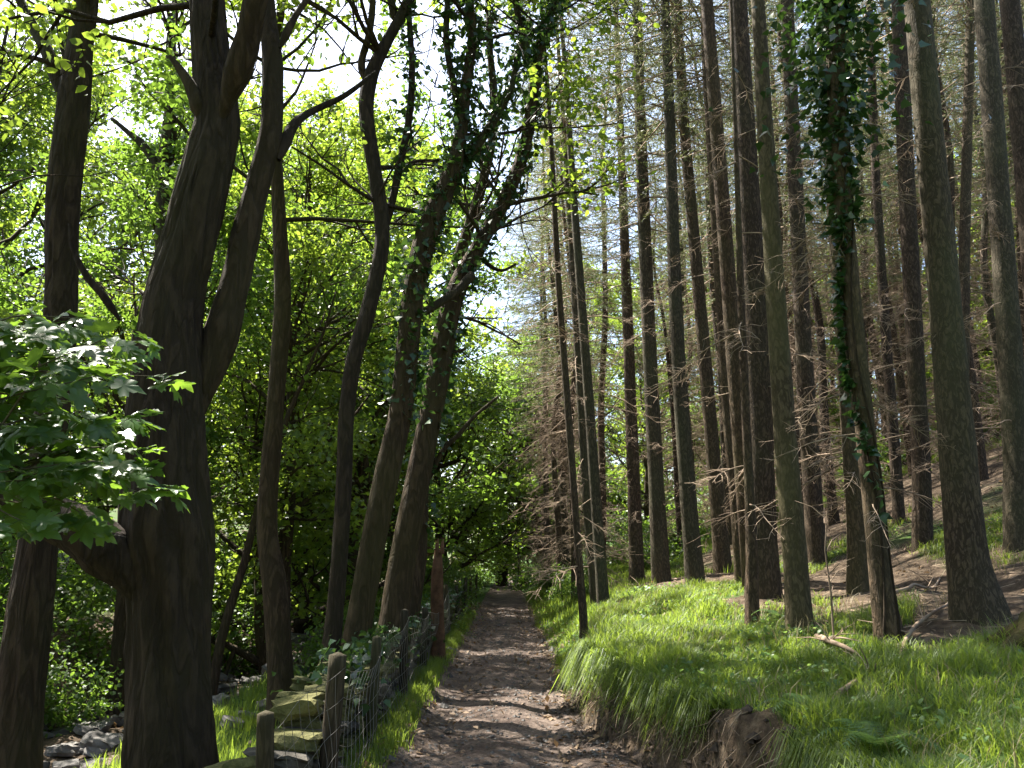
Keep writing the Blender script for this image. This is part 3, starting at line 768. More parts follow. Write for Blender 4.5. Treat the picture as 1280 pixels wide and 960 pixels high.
LN = "unseen broadleaf tree of the wood, added behind the start of the path to cut sky light"
for x, y, a, s in [(-4.5, -5.5, 3, 1.0), (3.8, -6.0, 3, .95), (-8.5, 1.0, 3, .9), (8.5, -2.0, 1, .85), (-0.5, -12, 1, 1.0), (-11, -8, 1, 1.0)]:  # out of view, added to hold sky light off the camera-facing trunks
    put_broadleaf(x, y, a, LN, "unseen broadleaf trees added behind the start of the path", s)

LH = "hazy broadleaf tree of the far wood edge beyond the plantation"
fr = random.Random(9)
for k in range(22):
    put_broadleaf(4 + k * 2.6 + fr.uniform(-1, 1), 66 + fr.uniform(-4, 10) - max(0, k - 8) * 1.2, fr.choice([0, 0, 1]), LH, "broadleaf trees of the far wood edge", fr.uniform(1.0, 1.5), green=fr.random() < .5)

# low shrubs
def make_shrub(seed, nl, size):
    rng = np.random.default_rng(seed); mbw, mbl = MB(), MB(); tips = []
    for k in range(9):
        a = k * 0.7 + rng.normal() * .3
        grow(mbw, (0.1 * math.cos(a), 0.1 * math.sin(a), -0.1), (math.cos(a) * rng.uniform(.2, 1), math.sin(a) * rng.uniform(.2, 1), 1.0), rng.uniform(.6, 1.2), 0.014, 1, tips, rng, up=-0.05, seg=4)
    leaf_cloud(mbl, tips, max(1, nl // len(tips)), 0.15, size, 'oval', rng, up=.8)
    return mbw.mesh("stem", M_BRANCH), mbl.mesh("foliage", M_GREENLEAF)
SH = [make_shrub(60 + k, 2600, 0.075) for k in range(3)]
def put_shrub(x, y, s, label, group):
    t = thing("shrub", label, "shrub", (x, y, gz(x, y)), group, random.uniform(0, 6), s)
    st, fo = SH[random.randrange(3)]
    link("stem", st, t); link("foliage", fo, t)
for x, y, s in [(-7.0, 10.6, 1.0), (-6.3, 12.0, .9), (-8.2, 12.8, 1.2), (-9.0, 10.0, 1.1), (-6.8, 14.8, 1.2), (-5.9, 17.5, 1.2), (-8.6, 16, 1.3), (-3.0, 14.2, .8), (-2.7, 17.0, .9), (-7.2, 20.5, 1.4), (-10.5, 13.5, 1.3), (-3.2, 21, 1.1),
                (-2.6, 25, 1.2), (-5, 26, 1.4), (-2.9, 29, 1.2), (-8, 24, 1.5)]:
    put_shrub(x, y, s, "leafy green understorey shrub on the stream bank", "shrubs on the stream bank")
for x, y, s in [(-1.9, 12.6, .45), (-1.75, 16.5, .6), (-1.8, 20.0, .75), (-1.7, 24, .7), (-1.9, 31, 1.0)]:
    put_shrub(x, y, s, "small bright leafy shrub growing over the stone wall", "shrubs along the wall")
for x, y, s in [(5.5, 30, 1.3), (7.5, 33, 1.6), (4.6, 36, 1.4), (9, 28, 1.3), (11, 35, 1.8), (6.2, 41, 1.9), (9.5, 42, 2.0), (13, 30, 1.6), (4.2, 26, 1.0), (15, 25, 1.6), (17, 33, 2.0)]:
    put_shrub(x, y, s, "bushy shrub in the sunny clearing among the far spruces", "shrubs among the far spruces")
for x, y, s in [(1.7, 19, .45), (1.4, 22, .5), (1.9, 25, .6), (1.3, 28, .6), (2.0, 31, .8), (1.2, 36, .9), (-1.6, 40, 1.2), (0.9, 44, 1.1)]:
    put_shrub(x, y, s, "low leafy plant on the right verge of the far path", "plants on the far verge")

# ------------------------------------------------------------------ spruces
def make_dead_branch(seed):
    rng = np.random.default_rng(seed); mb = MB()
    L = rng.uniform(0.8, 1.5); n = 6
    p = [np.zeros(3)]; d = np.array([1.0, 0, rng.uniform(-.25, .25)])
    for i in range(n):
        d = norm(d + np.array([0, rng.normal() * .12, -0.10 + rng.normal() * .08])); p.append(p[-1] + d * L / n)
    p = np.array(p); tube(mb, p, np.linspace(0.011, 0.003, n + 1), seg=4, cap=False)
    for k in range(rng.integers(9, 15)):
        s = rng.uniform(.2, 1); i = min(n - 1, int(s * n)); st = p[i] + (p[i + 1] - p[i]) * (s * n - i)
        sd = rng.choice([-1, 1]); dd = norm(np.array([rng.uniform(.3, .9), sd * rng.uniform(.4, 1), rng.uniform(-.5, .2)]))
        l2 = rng.uniform(.18, .5) * (1.15 - .6 * s)
        a = st; b = st + dd * l2 * .5; c = b + norm(dd + np.array([.2, 0, -.3])) * l2 * .5
        tube(mb, [a, b, c], [.005, .0038, .002], seg=3, cap=False)
        for _ in range(rng.integers(0, 4)):
            t = rng.uniform(.3, 1); s2 = a + (c - a) * t
            tube(mb, [s2, s2 + norm(dd + rng.normal(size=3) * .6) * rng.uniform(.06, .18)], [.0028, .0015], seg=3, cap=False)
    return mb
DEAD = [make_dead_branch(200 + k) for k in range(9)]
DEADM = [d.mesh("dead_branch", M_TWIG) for d in DEAD]

def make_spruce_crown(seed, h, R, nb=95, dens=1.0):
    """feathery crown from z=0 to h around the axis"""
    rng = np.random.default_rng(seed); mbw, mbn = MB(), MB(); cs = []; ds = []
    for k in range(nb):
        s = (k + rng.uniform(0, 1)) / nb
        z = h * s; a = k * 2.39996 + rng.normal() * .3
        L = (R * (1 - s) ** 0.7 * rng.uniform(.6, 1.15) + .25) * (0.55 + .45 * min(1, s * 4))
        d = np.array([math.cos(a), math.sin(a), 0.25 - .35 * (1 - s)])
        n = 7; p = [np.array([0, 0, z])]
        for i in range(n):
            d = norm(d + rng.normal(size=3) * .06 + np.array([0, 0, -.07 + .03 * i])); p.append(p[-1] + d * L / n)
        p = np.array(p); tube(mbw, p, np.linspace(.018, .004, n + 1), seg=3, cap=False)
        for m in range(int(L * 12 * dens)):
            t = rng.uniform(.25, 1); i = min(n - 1, int(t * n)); st = p[i] + (p[i + 1] - p[i]) * (t * n - i)
            sd = rng.choice([-1, 1]); side = norm(np.cross(d, [0, 0, 1.0])) * sd
            tw = norm(d * rng.uniform(.4, 1) + side * rng.uniform(.3, 1) + np.array([0, 0, rng.uniform(-.7, .05)]))
            l2 = rng.uniform(.2, .5) * (1.2 - .5 * t)
            nn = int(l2 / .022)
            q = st + tw * (np.linspace(0, 1, nn) * l2)[:, None]; q[:, 2] -= (np.linspace(0, 1, nn) ** 2) * .06
            cs.append(q); ds.append(np.repeat(tw[None], nn, 0))
    C = np.concatenate(cs); D = np.concatenate(ds); N = len(C)
    nd = norm(rng.normal(size=(N, 3)) * .8 + D * .7)
    ln = rng.uniform(.05, .085, N)[:, None]
    sv = norm(np.cross(nd, rng.normal(size=(N, 3)))) * .0075
    V = np.stack([C - sv, C + sv, C + nd * ln], 1).reshape(-1, 3)
    mbn.add(V, None, np.arange(3 * N).reshape(N, 3), np.repeat(rng.uniform(0, 1, N), 3))
    return mbw.mesh("crown_branch", M_TWIG), mbn.mesh("crown", M_NEEDLE)
CROWNS = [make_spruce_crown(301, 11, 2.3, 115, 0.95), make_spruce_crown(302, 11, 2.6, 115, 0.95), make_spruce_crown(303, 11, 2.1, 115, 0.95)]

def spruce(label, poly, Y, bark=None, height_=21.0, crown_z=11.0, dead=(1.4, 10.0, 26), flute=.35, dsc=1.0, group=None, ivy=None, crown_i=0, dY=0.0, lift=0.0):
    bark = bark or M_SPRUCEBARK
    C = []
    for (a, b, w) in poly:
        p = at(a, b, Y); C.append([*p, rad(w, a, b, Y)])
    C = np.array(C)
    x0, y0 = C[0, 0], C[0, 1]; g = gz(x0, y0)
    root = np.array([x0, y0, g])
    # base onto the ground, then top beyond the picture
    base = [C[0, 0] + (C[0, 0] - C[1, 0]) * .05, y0, g - .35, C[0, 3] * 1.05]
    body = [r for r in C if r[2] > g + .15]
    d = (C[-1, :3] - C[0, :3]); d /= d[2]
    zt = g + height_; last = C[-1]
    tops = []
    if zt > last[2] + 1:
        m = 4
        for k in range(1, m + 1):
            z = last[2] + (zt - last[2]) * k / m
            pp = last[:3] + d * (z - last[2])
            tops.append([pp[0] , pp[1] + dY, z, max(.02, last[3] * (1 - k / m) ** .8)])
    A = np.vstack([[base], [[x0, y0, g + .05, C[0, 3]]], body, tops]) if tops else np.vstack([[base], [[x0, y0, g + .05, C[0, 3]]], body])
    S = catmull(A, 7); S[:, 3] = np.maximum(S[:, 3], .012)
    t = thing("spruce_tree", label, "tree", tuple(root), group)
    mb = MB(); tube(mb, S[:, :3] - root, S[:, 3], seg=22 if Y < 12 else 14, rough=.05, flute=flute, flare=.35, seed=int(abs(poly[0][0])) % 50)
    link("trunk", mb.mesh("trunk", bark), t)
    zs = S[:, 2] - root[2]
    def axis(z):
        return np.array([np.interp(z, zs, S[:, 0]), np.interp(z, zs, S[:, 1]), z + root[2]]) - root
    for k in range(dead[2]):
        z = random.uniform(dead[0], dead[1]); ax = axis(z)
        o = link("dead_branch", random.choice(DEADM), t, tuple(ax)); a = random.uniform(0, 6.28)
        s = random.uniform(.45, 1.15) * dsc
        o.rotation_euler = (random.uniform(-.5, .5), random.uniform(-.15, .4), a); o.scale = (s, s, s)
    if crown_z < height_ - 2:
        cw, cn = CROWNS[crown_i % 3]; ax = axis(crown_z); sc = (height_ - crown_z) / 11.0
        for nm, me in (("crown_branch", cw), ("crown", cn)):
            o = link(nm, me, t, tuple(ax)); o.scale = (sc, sc, sc); o.rotation_euler = (0, 0, random.uniform(0, 6))
    if ivy:
        rng = np.random.default_rng(77); ic, io = [], []
        for _ in range(ivy[2]):
            z = ivy[0] + (ivy[1] - ivy[0]) * rng.random() ** .62; ax = axis(z); dv = norm(np.array([rng.normal(), rng.normal(), rng.normal() * .3]))
            lump = ivy[3] * (.10 + 1.7 * vnoise(np.array([z * 1.9]), np.array([math.atan2(dv[1], dv[0]) * .9]), 7)[0] ** 1.6) * min(1, (z - ivy[0]) / 1.2 + .25)
            ic.append(ax + dv * (.08 + abs(rng.normal()) * lump)); io.append(dv)
        for _ in range(260):
            z = 1.0 + (ivy[0] - .8) * rng.random() ** .6; ax = axis(z); a_ = 3.9 + .9 * math.sin(z * 1.7) + rng.normal() * .25; dv = np.array([math.cos(a_), math.sin(a_), 0])
            ic.append(ax + dv * (float(np.interp(z, zs, S[:, 3])) + .015 + abs(rng.normal()) * .02)); io.append(dv)
        for ph in (0.0, 1.1):
            mv = MB(); zz_ = np.linspace(.05, ivy[0] + 1.5, 26); pv = []
            for z in zz_:
                a_ = 3.9 + .9 * math.sin(z * 1.7) + ph; pv.append(axis(z) + np.array([math.cos(a_), math.sin(a_), 0]) * (float(np.interp(z, zs, S[:, 3])) * 1.04 + .004))
            tube(mv, pv, np.linspace(.013, .006, 26), seg=5, cap=False); link("ivy_stem", mv.mesh("ivy_stem", M_ALDERBARK), t)
        mbi = MB(); leaves(mbi, np.array(ic), .085, 'ivy', up=.35, out=np.array(io), rng=rng, droop=.5)
        link("ivy", mbi.mesh("ivy", M_IVY), t)
    return t

SPR = [
 ("thin black spruce standing at the very edge of the bank above the path", [(729, 772, 13), (720, 650, 11), (712, 540, 11), (700, 380, 10), (694, 280, 9), (689, 180, 7)], 12.6, dict(height_=16, crown_z=9.0, dead=(1, 9, 12))),
 ("thin dark spruce just behind the black one at the bank edge", [(754, 756, 19), (746, 640, 17), (736, 500, 15), (724, 340, 13), (716, 230, 11), (710, 140, 8)], 14.5, dict(height_=19, crown_z=9.0, dead=(1, 10, 14))),
 ("brown flaky spruce between the thin pair at the bank edge", [(745, 752, 18), (735, 640, 15), (726, 500, 13), (716, 330, 11), (706, 180, 8)], 16.5, dict(height_=17, crown_z=7.5, dead=(.6, 8, 46), dsc=1.25)),
 ("stout dark spruce with mossy foot in the front row of the plantation", [(826, 722, 30), (820, 600, 24), (812, 440, 22), (806, 300, 20), (800, 150, 17), (796, 0, 14)], 17.5, dict(height_=24, crown_z=8.0, dead=(1.2, 10, 30))),
 ("smooth grey spruce with flared foot beside the stout dark one", [(869, 724, 30), (860, 620, 25), (850, 480, 22), (843, 340, 20), (838, 180, 17), (832, 20, 14)], 15.5, dict(height_=24, crown_z=9.5, dead=(2.2, 11, 14))),
 ("leaning dark spruce behind the smooth grey one", [(904, 716, 28), (894, 600, 23), (880, 440, 20), (866, 280, 18), (854, 140, 15), (846, 0, 12)], 17.0, dict(height_=24, crown_z=9.0, dead=(1.6, 11, 20))),
 ("slim reddish spruce between the leaning one and the broad dark one", [(926, 732, 18), (918, 620, 16), (908, 500, 16), (896, 300, 15), (884, 100, 14), (880, 0, 13)], 14.0, dict(height_=22, crown_z=9.5, dead=(1.6, 11, 16))),
 ("grey green spruce rising beside the broad dark trunk", [(936, 700, 24), (926, 560, 25), (916, 420, 24), (902, 240, 22), (888, 60, 19)], 12.5, dict(height_=21, crown_z=14, dead=(2, 11, 12))),
 ("broad nearly black spruce with yellow moss at its foot", [(956, 768, 52), (952, 640, 42), (948, 480, 38), (938, 280, 33), (928, 100, 29), (922, 0, 27)], 11.2, dict(height_=22, crown_z=14, dead=(1.5, 9, 22))),
 ("pale lichen covered spruce with sunlit edge on the grassy bank", [(1000, 792, 40), (994, 700, 36), (984, 580, 34), (974, 440, 31), (964, 280, 27), (954, 120, 23), (947, 0, 20)], 8.6, dict(bark=M_PALEBARK, height_=22, crown_z=9.5, dead=(3.5, 10, 7), dsc=.6)),
 ("slim dark spruce half hidden behind the pale lichen covered one", [(940, 772, 22), (940, 700, 18), (936, 600, 14), (928, 420, 12)], 9.6, dict(height_=9, crown_z=20, dead=(1, 8, 10))),
 ("tangled dark spruce with many dead twigs behind the ivy clad one", [(1078, 762, 36), (1072, 650, 32), (1062, 500, 30), (1048, 300, 27), (1036, 120, 24), (1028, 0, 22)], 10.6, dict(height_=21, crown_z=13, dead=(.8, 8, 46))),
 ("spruce with twisted grey foot and a dark ivy mass high on its trunk", [(1113, 816, 40), (1100, 720, 31), (1088, 600, 29), (1074, 460, 27), (1060, 320, 26), (1050, 200, 27), (1044, 80, 27), (1042, 0, 26)], 7.3, dict(height_=19, crown_z=13, dead=(1, 5, 14), ivy=(3.7, 8.0, 4200, .30), dsc=.8)),
 ("straight dark spruce left of the great flared spruce", [(1158, 728, 30), (1152, 600, 27), (1144, 440, 25), (1134, 240, 24), (1126, 60, 22), (1124, 0, 22)], 12.4, dict(height_=22, crown_z=14, dead=(1.2, 9, 30))),
 ("great brown spruce with widely flared sunlit foot", [(1224, 782, 80), (1210, 700, 60), (1200, 600, 53), (1190, 480, 48), (1178, 340, 44), (1166, 220, 41), (1154, 90, 38), (1146, 0, 36)], 7.6, dict(height_=22, crown_z=14, dead=(2.5, 9, 9), flute=.45, dsc=.6)),
 ("thin spruce showing right of the great flared spruce", [(1202, 640, 19), (1204, 450, 17), (1207, 250, 15), (1212, 60, 13), (1214, 0, 12)], 15.0, dict(height_=22, crown_z=9.5, dead=(1, 10, 18))),
 ("dark sturdy spruce standing on the rising slope at the wood edge", [(1276, 690, 42), (1270, 560, 36), (1260, 400, 33), (1248, 240, 31), (1238, 100, 29), (1230, 0, 27)], 10.6, dict(height_=22, crown_z=14, dead=(1.4, 9, 22))),
 ("bare sunlit spruce cut by the edge of the view on the slope", [(1320, 640, 40), (1305, 480, 36), (1288, 280, 32), (1272, 100, 29), (1262, 0, 27)], 11.8, dict(height_=22, crown_z=14, dead=(1.4, 9, 16))),
 ("upright brown spruce deep behind the pale lichen covered one", [(1022, 706, 30), (1012, 560, 27), (1002, 380, 24), (992, 180, 21), (984, 0, 18)], 14.8, dict(height_=21, crown_z=13, dead=(1, 9, 36))),
 ("slim spruce with grey broken twigs behind the tangled one", [(1128, 690, 18), (1118, 560, 16), (1106, 400, 14), (1094, 200, 12), (1086, 0, 11)], 16.0, dict(height_=22, crown_z=9, dead=(1, 9, 24))),
 ("brown scaly spruce left of the stout dark one", [(796, 722, 24), (792, 600, 20), (786, 440, 17), (780, 280, 14), (774, 120, 10)], 20.0, dict(height_=20, crown_z=7.5, dead=(.8, 9, 34))),
]
for i, (lab, poly, Y, kw) in enumerate(SPR):
    spruce(lab, poly, Y, crown_i=i, **kw)

# plantation behind: archetypes shared between copies
def make_far_spruce(seed, H, cz, ci, r0):
    rng = np.random.default_rng(seed); mbt, mbd = MB(), MB()
    C = [[rng.normal() * .12 * (k > 1), rng.normal() * .12 * (k > 1), -.4 + (H + .4) * k / 7, r0 * (1 - k / 7) ** .75 + .015] for k in range(8)]
    S = catmull(C, 4); tube(mbt, S[:, :3], S[:, 3], seg=10, rough=.05, flute=.35, flare=.35, seed=seed)
    for k in range(95):
        z = rng.uniform(.8, cz + 1); a = rng.uniform(0, 6.28); src = DEAD[rng.integers(0, 9)]; s = rng.uniform(.6, 1.4)
        Rm = np.array(Matrix.Rotation(a, 3, 'Z') @ Matrix.Rotation(rng.uniform(-.2, .35), 3, 'Y') @ Matrix.Rotation(rng.uniform(-.5, .5), 3, 'X'))
        off = 0
        b = np.array([np.interp(z, S[:, 2], S[:, 0]), np.interp(z, S[:, 2], S[:, 1]), z])
        V = np.concatenate(src.v) @ Rm.T * s + b
        mbd.add(V, np.concatenate(src.q))
    d = mbd.mesh("dead_branch", M_TWIG)
    return mbt.mesh("trunk", M_SPRUCEBARK), d, CROWNS[ci], cz, (H - cz) / 11.0
FAR = [make_far_spruce(400, 23, 8.5, 0, .14), make_far_spruce(401, 20, 7.0, 1, .115), make_far_spruce(402, 25, 10, 2, .16), make_far_spruce(403, 17, 6.0, 0, .09)]
def put_far_spruce(x, y, a, s, label, group):
    t = thing("spruce_tree", label, "tree", (x, y, gz(x, y)), group, random.uniform(0, 6.28), s)
    tr, d, (cw, cn), cz, sc = FAR[a]
    t.rotation_euler[0] = random.gauss(0, .02); t.rotation_euler[1] = random.gauss(0, .02)
    link("trunk", tr, t); o = link("dead_branch", d, t); o["kind"] = "stuff"
    for nm, me in (("crown_branch", cw), ("crown", cn)):
        o = link(nm, me, t, (0, 0, cz)); o.scale = (sc,) * 3
used = [(at(p[0][0], p[0][1], Y)[0], Y) for _, p, Y, _ in SPR]
for x, y, a, s in [(1.55, 20.5, 3, .9), (1.35, 23.5, 3, .95), (1.8, 27, 1, 1.0), (1.3, 31, 1, .95), (2.2, 33.5, 1, 1.0), (1.5, 37.5, 1, 1.0), (2.6, 24, 1, .95)]:
    put_far_spruce(x, y, a, s, "spindly twiggy spruce lining the far right side of the path", "spruces lining the far path"); used.append((x, y))
rr = random.Random(5); n = 0; tries = 0
while n < 70 and tries < 6000:
    tries += 1
    y = 16 + 34 * rr.random() ** 1.1; x = 2.6 + rr.random() * (5 + y * .62)
    if y > 27 and 3.2 < x < 3.2 + (y - 27) * .34: continue          # clearing that lets the light in
    if min((x - a) ** 2 + (y - b) ** 2 for a, b in used) < 1.5 ** 2: continue
    used.append((x, y)); n += 1
    ai = rr.randrange(4)
    put_far_spruce(x, y, ai, rr.uniform(.85, 1.15), ["slender spruce of middle height deep inside the plantation", "thin twiggy spruce deep inside the plantation", "tall thicker trunked spruce deep inside the plantation", "short spindly young spruce deep inside the plantation"][ai], "spruces deep in the plantation")

# ------------------------------------------------------------------ sycamore spray hanging in front of the big oak
def syc_leaf(seed):
    rng = np.random.default_rng(seed)
    # outline of a five-lobed leaf, length 1
    half = [(0.0, 0.0), (-.06, .16), (.02, .36), (.14, .33), (.20, .26), (.24, .44), (.36, .58), (.46, .50), (.60, .50), (.56, .32), (.52, .20), (.66, .24), (.74, .16), (.84, .12), (1.02, 0.0)]
    pts = [(a, b) for a, b in half] + [(a, -b) for a, b in half[-2:0:-1]]
    mb = MB(); c = (0.30, 0.0)
    V = [(c[0], c[1], 0.0)]
    kx, ky = rng.uniform(-.05, .42), rng.uniform(-.1, .75)
    for a, b in pts:
        z = -kx * abs(b) - ky * max(0, a - .3) ** 2 + .07 * abs(math.sin(6 * math.atan2(b, a - .05))) + rng.normal() * .012
        V.append((a, b, z))
    k = len(pts); tr = [(0, 1 + i, 1 + (i + 1) % k) for i in range(k)]
    V = np.array(V); V[:, 0] += .55; V[:, 2] -= .04
    mb.add(V, None, [(a, c_, b) for a, b, c_ in tr], rng.uniform(0, 1))
    tube(mb, [(0, 0, 0), (.3, 0, .02), (.56, 0, -.03)], [.012, .010, .010], seg=3, cap=False)
    return mb.mesh("leaf", M_SYC, smooth=True)
SL = [syc_leaf(500 + k) for k in range(7)]
root = at(-330, 700, 4.2)
syc = thing("sycamore_tree", "sycamore spray with big lobed glossy leaves hanging before the massive oak", "tree", (root[0], root[1], gz(root[0], root[1])))
inv = np.array(syc.location)
mb = MB(); P = catmull([[root[0], root[1], inv[2] - .3, .07], [root[0] + .05, root[1], inv[2] + .9, .06], [root[0] + .05, root[1] - .1, inv[2] + 2, .05], [root[0] + .1, root[1] - .05, inv[2] + 3.4, .03]], 6)
tube(mb, P[:, :3] - inv, P[:, 3], seg=12, rough=.06); link("trunk", mb.mesh("trunk", M_ALDERBARK), syc)
rs = np.random.default_rng(33)
sprays = [((95, 398), 3.9), ((30, 410), 3.8), ((150, 432), 4.1), ((238, 425), 4.2), ((205, 470), 4.3), ((120, 470), 3.7), ((45, 470), 3.5), ((100, 520), 3.9), ((165, 520), 4.1), ((20, 530), 3.6), ((140, 590), 3.9),
          ((200, 606), 4.1), ((75, 580), 3.6), ((30, 600), 3.5), ((100, 640), 3.8), ((25, 650), 3.4), ((60, 545), 4.3), ((-30, 560), 3.6), ((70, 440), 4.4), ((130, 550), 4.4), ((180, 560), 4.3), ((10, 440), 4.2)]
nleaf = 0
more = MB()
HUBS = []
for hx, hy, hY in ((10, 425, 4.0), (40, 480, 4.2), (0, 535, 3.8), (50, 590, 4.0), (0, 640, 3.7)):
    h_ = at(hx, hy, hY); st_ = np.array([root[0] + .05, root[1] - .05, max(inv[2] + 1.0, h_[2] - .55)])
    lp = catmull([st_, st_ * .55 + h_ * .45 + np.array([0, rs.normal() * .12, .14]), h_], 8)
    mb = MB(); tube(mb, lp - inv, np.linspace(.021, .007, len(lp)), seg=7, cap=False); link("limb", mb.mesh("limb", M_BRANCH), syc)
    HUBS.append(lp)
for k in range(26):
    sprays.append(((rs.uniform(-40, 205), rs.uniform(400, 655)), rs.uniform(3.5, 4.6)))
for (px, py), Y in sprays:
    if px > 120 + (py - 380) * .45 + 70: px -= 60
    tip = at(px, py, Y)
    lp = min(HUBS, key=lambda L_: np.linalg.norm(L_[-1] - tip)); st = lp[int(len(lp) * rs.uniform(.5, .98))]
    mid = (st + tip) / 2 + np.array([0, rs.normal() * .06, .07])
    pp = catmull([st, mid, tip], 9)
    mb = MB(); tube(mb, pp - inv, np.linspace(.007, .0025, len(pp)), seg=5, cap=False)
    br = link("twig", mb.mesh("twig", M_BRANCH), syc)
    m = len(pp)
    for j in [int(m * .35), int(m * .52), int(m * .68), int(m * .82), m - 2, m - 1, m - 1]:
        for sd in (-1, 1):
            d = norm(pp[j] - pp[max(0, j - 1)])
            side = norm(np.cross(d, [0, 0, 1.0])) * sd
            ld = norm(d * rs.uniform(.1, .9) + side * rs.uniform(.4, 1) + np.array([0, -.15, rs.uniform(-.6, .15)]))
            nn = np.array([rs.normal() * .4 + .2, -.8 + rs.normal() * .45, 1.0]); nn = norm(nn - ld * nn.dot(ld))
            yv = np.cross(nn, ld)
            s = rs.uniform(.09, .155)
            R = Matrix(((ld[0], yv[0], nn[0]), (ld[1], yv[1], nn[1]), (ld[2], yv[2], nn[2]))).to_4x4()
            me = SL[rs.integers(0, 7)]
            ml = Matrix.Translation(Vector(pp[j] - inv)) @ R @ Matrix.Scale(s, 4)
            if nleaf < 296:
                o = link("leaf", me, br); o.matrix_local = ml
            else:
                A = np.array(ml); V = np.array([v.co for v in me.vertices]) @ A[:3, :3].T + A[:3, 3]
                T3 = [tuple(pl.vertices) for pl in me.polygons if len(pl.vertices) == 3]; Q4 = [tuple(pl.vertices) for pl in me.polygons if len(pl.vertices) == 4]
                more.add(V, Q4, T3, rs.uniform(0, 1))
            nleaf += 1
o = link("foliage", more.mesh("foliage", M_SYC), syc); o["kind"] = "stuff"

# ------------------------------------------------------------------ grass
def blades(mb, X, Y, n_each, h, spread, width, rng, lean=.45, three=True, kind=None):
    k = n_each
    x = np.repeat(X, k) + rng.normal(size=len(X) * k) * spread; y = np.repeat(Y, k) + rng.normal(size=len(X) * k) * spread
    z = height(x, y) - .01
    N = len(x); a = rng.uniform(0, 2 * math.pi, N); hh = np.repeat(h, k) * rng.uniform(.5, 1.25, N)
    dx = np.stack([np.cos(a), np.sin(a), np.zeros(N)], 1)
    sd = np.stack([-np.sin(a + rng.normal(size=N) * .6), np.cos(a), np.zeros(N)], 1) * (width * rng.uniform(.6, 1.3, N))[:, None]
    ln = (rng.uniform(.1, 1, N) * lean)[:, None] * hh[:, None]
    up = np.array([0, 0, 1.0])
    b = np.stack([x, y, z], 1); m = b + up * hh[:, None] * .6 + dx * ln * .45; t = b + up * hh[:, None] * .92 + dx * ln * 1.35
    patch = np.clip((fbm(X * .9, Y * .9, 150) - .5) * 2.2 + .5, 0, 1)
    r = np.repeat(np.repeat(rng.uniform(0, .35, len(X)) + .45 * patch, k) + rng.uniform(0, .2, N), 5 if three else 3)
    if three:
        V = np.stack([b - sd, b + sd, m + sd * .75, m - sd * .75, t], 1).reshape(-1, 3); i = np.arange(N) * 5
        mb.add(V, np.stack([i, i + 1, i + 2, i + 3], 1), np.stack([i + 3, i + 2, i + 4], 1), r)
    else:
        V = np.stack([b - sd, b + sd, t], 1).reshape(-1, 3); i = np.arange(N) * 3
        mb.add(V, None, np.stack([i, i + 1, i + 2], 1), r)

def scatter(n, x0, x1, y0, y1, rng, thr=.45):
    x = rng.uniform(x0, x1, n); y = rng.uniform(y0, y1, n)
    g = grass_cover(x, y) + 1.1 * (fbm(x * .8, y * .8, 111) - .5)
    k = g > thr
    return x[k], y[k]
grng = np.random.default_rng(90)
mg = MB()
x, y = scatter(13000, .7, 6.5, 3.2, 9, grng); blades(mg, x, y, 12, .035 + .34 * fbm(x * 1.6, y * 1.6, 120) ** 2.2, .035, .0030, grng, lean=.9)
x, y = scatter(9500, .5, 8.5, 9, 16, grng); blades(mg, x, y, 9, .04 + .34 * fbm(x * 1.6, y * 1.6, 120) ** 2.2, .05, .0045, grng, lean=.9)
x, y = scatter(13000, .4, 16, 16, 34, grng); blades(mg, x, y, 6, .12 + .14 * fbm(x, y, 120), .08, .010, grng, three=False)
x, y = scatter(3200, -1.35, -.85, 3.2, 22, grng, .35); blades(mg, x, y, 9, .07 + .10 * fbm(x, y, 120), .035, .004, grng)
x, y = scatter(4200, -6, -1.6, 4.5, 20, grng, .6); blades(mg, x, y, 8, .12 + .14 * fbm(x, y, 120), .05, .005, grng)
g = link("grass", mg.mesh("grass", M_GRASS)); g["kind"] = "stuff"; g["label"] = "soft green grass covering the bank and verges"; g["category"] = "grass"
# longer tufts hanging over the cut edge of the bank
mg = MB(); N = 900; keepf = lambda yy_: vnoise(yy_ * 2.2, yy_ * 0 + 2.2, 44) > .32
y = grng.uniform(3.4, 11, N * 2); y = y[keepf(y)]; N = len(y); x = redge(y) + grng.uniform(.14, .34, N); hh = grng.uniform(.10, .34, N)
k = 9; xx = np.repeat(x, k) + grng.normal(size=N * k) * .03; yy = np.repeat(y, k) + grng.normal(size=N * k) * .03; zz = height(xx, yy); H = np.repeat(hh, k) * grng.uniform(.6, 1.2, N * k)
b = np.stack([xx, yy, zz], 1); sd = np.stack([grng.normal(size=N * k) * .5, np.ones(N * k), np.zeros(N * k)], 1) * .003
ox = -grng.uniform(.3, .9, N * k); oy = grng.normal(size=N * k) * .35
m = b + np.stack([ox * H * .5, oy * H * .5, H * .35], 1); t = b + np.stack([ox * H * 1.0, oy * H, -H * .45], 1)
i = np.arange(N * k) * 5
mg.add(np.stack([b - sd, b + sd, m + sd, m - sd, t], 1).reshape(-1, 3), np.stack([i, i + 1, i + 2, i + 3], 1), np.stack([i + 3, i + 2, i + 4], 1), np.repeat(grng.uniform(0, 1, N * k), 5))
g = link("grass", mg.mesh("grass", M_GRASS)); g["kind"] = "stuff"; g["label"] = "long grass hanging over the cut edge of the bank"; g["category"] = "grass"
mg = MB(); cr = np.random.default_rng(66)
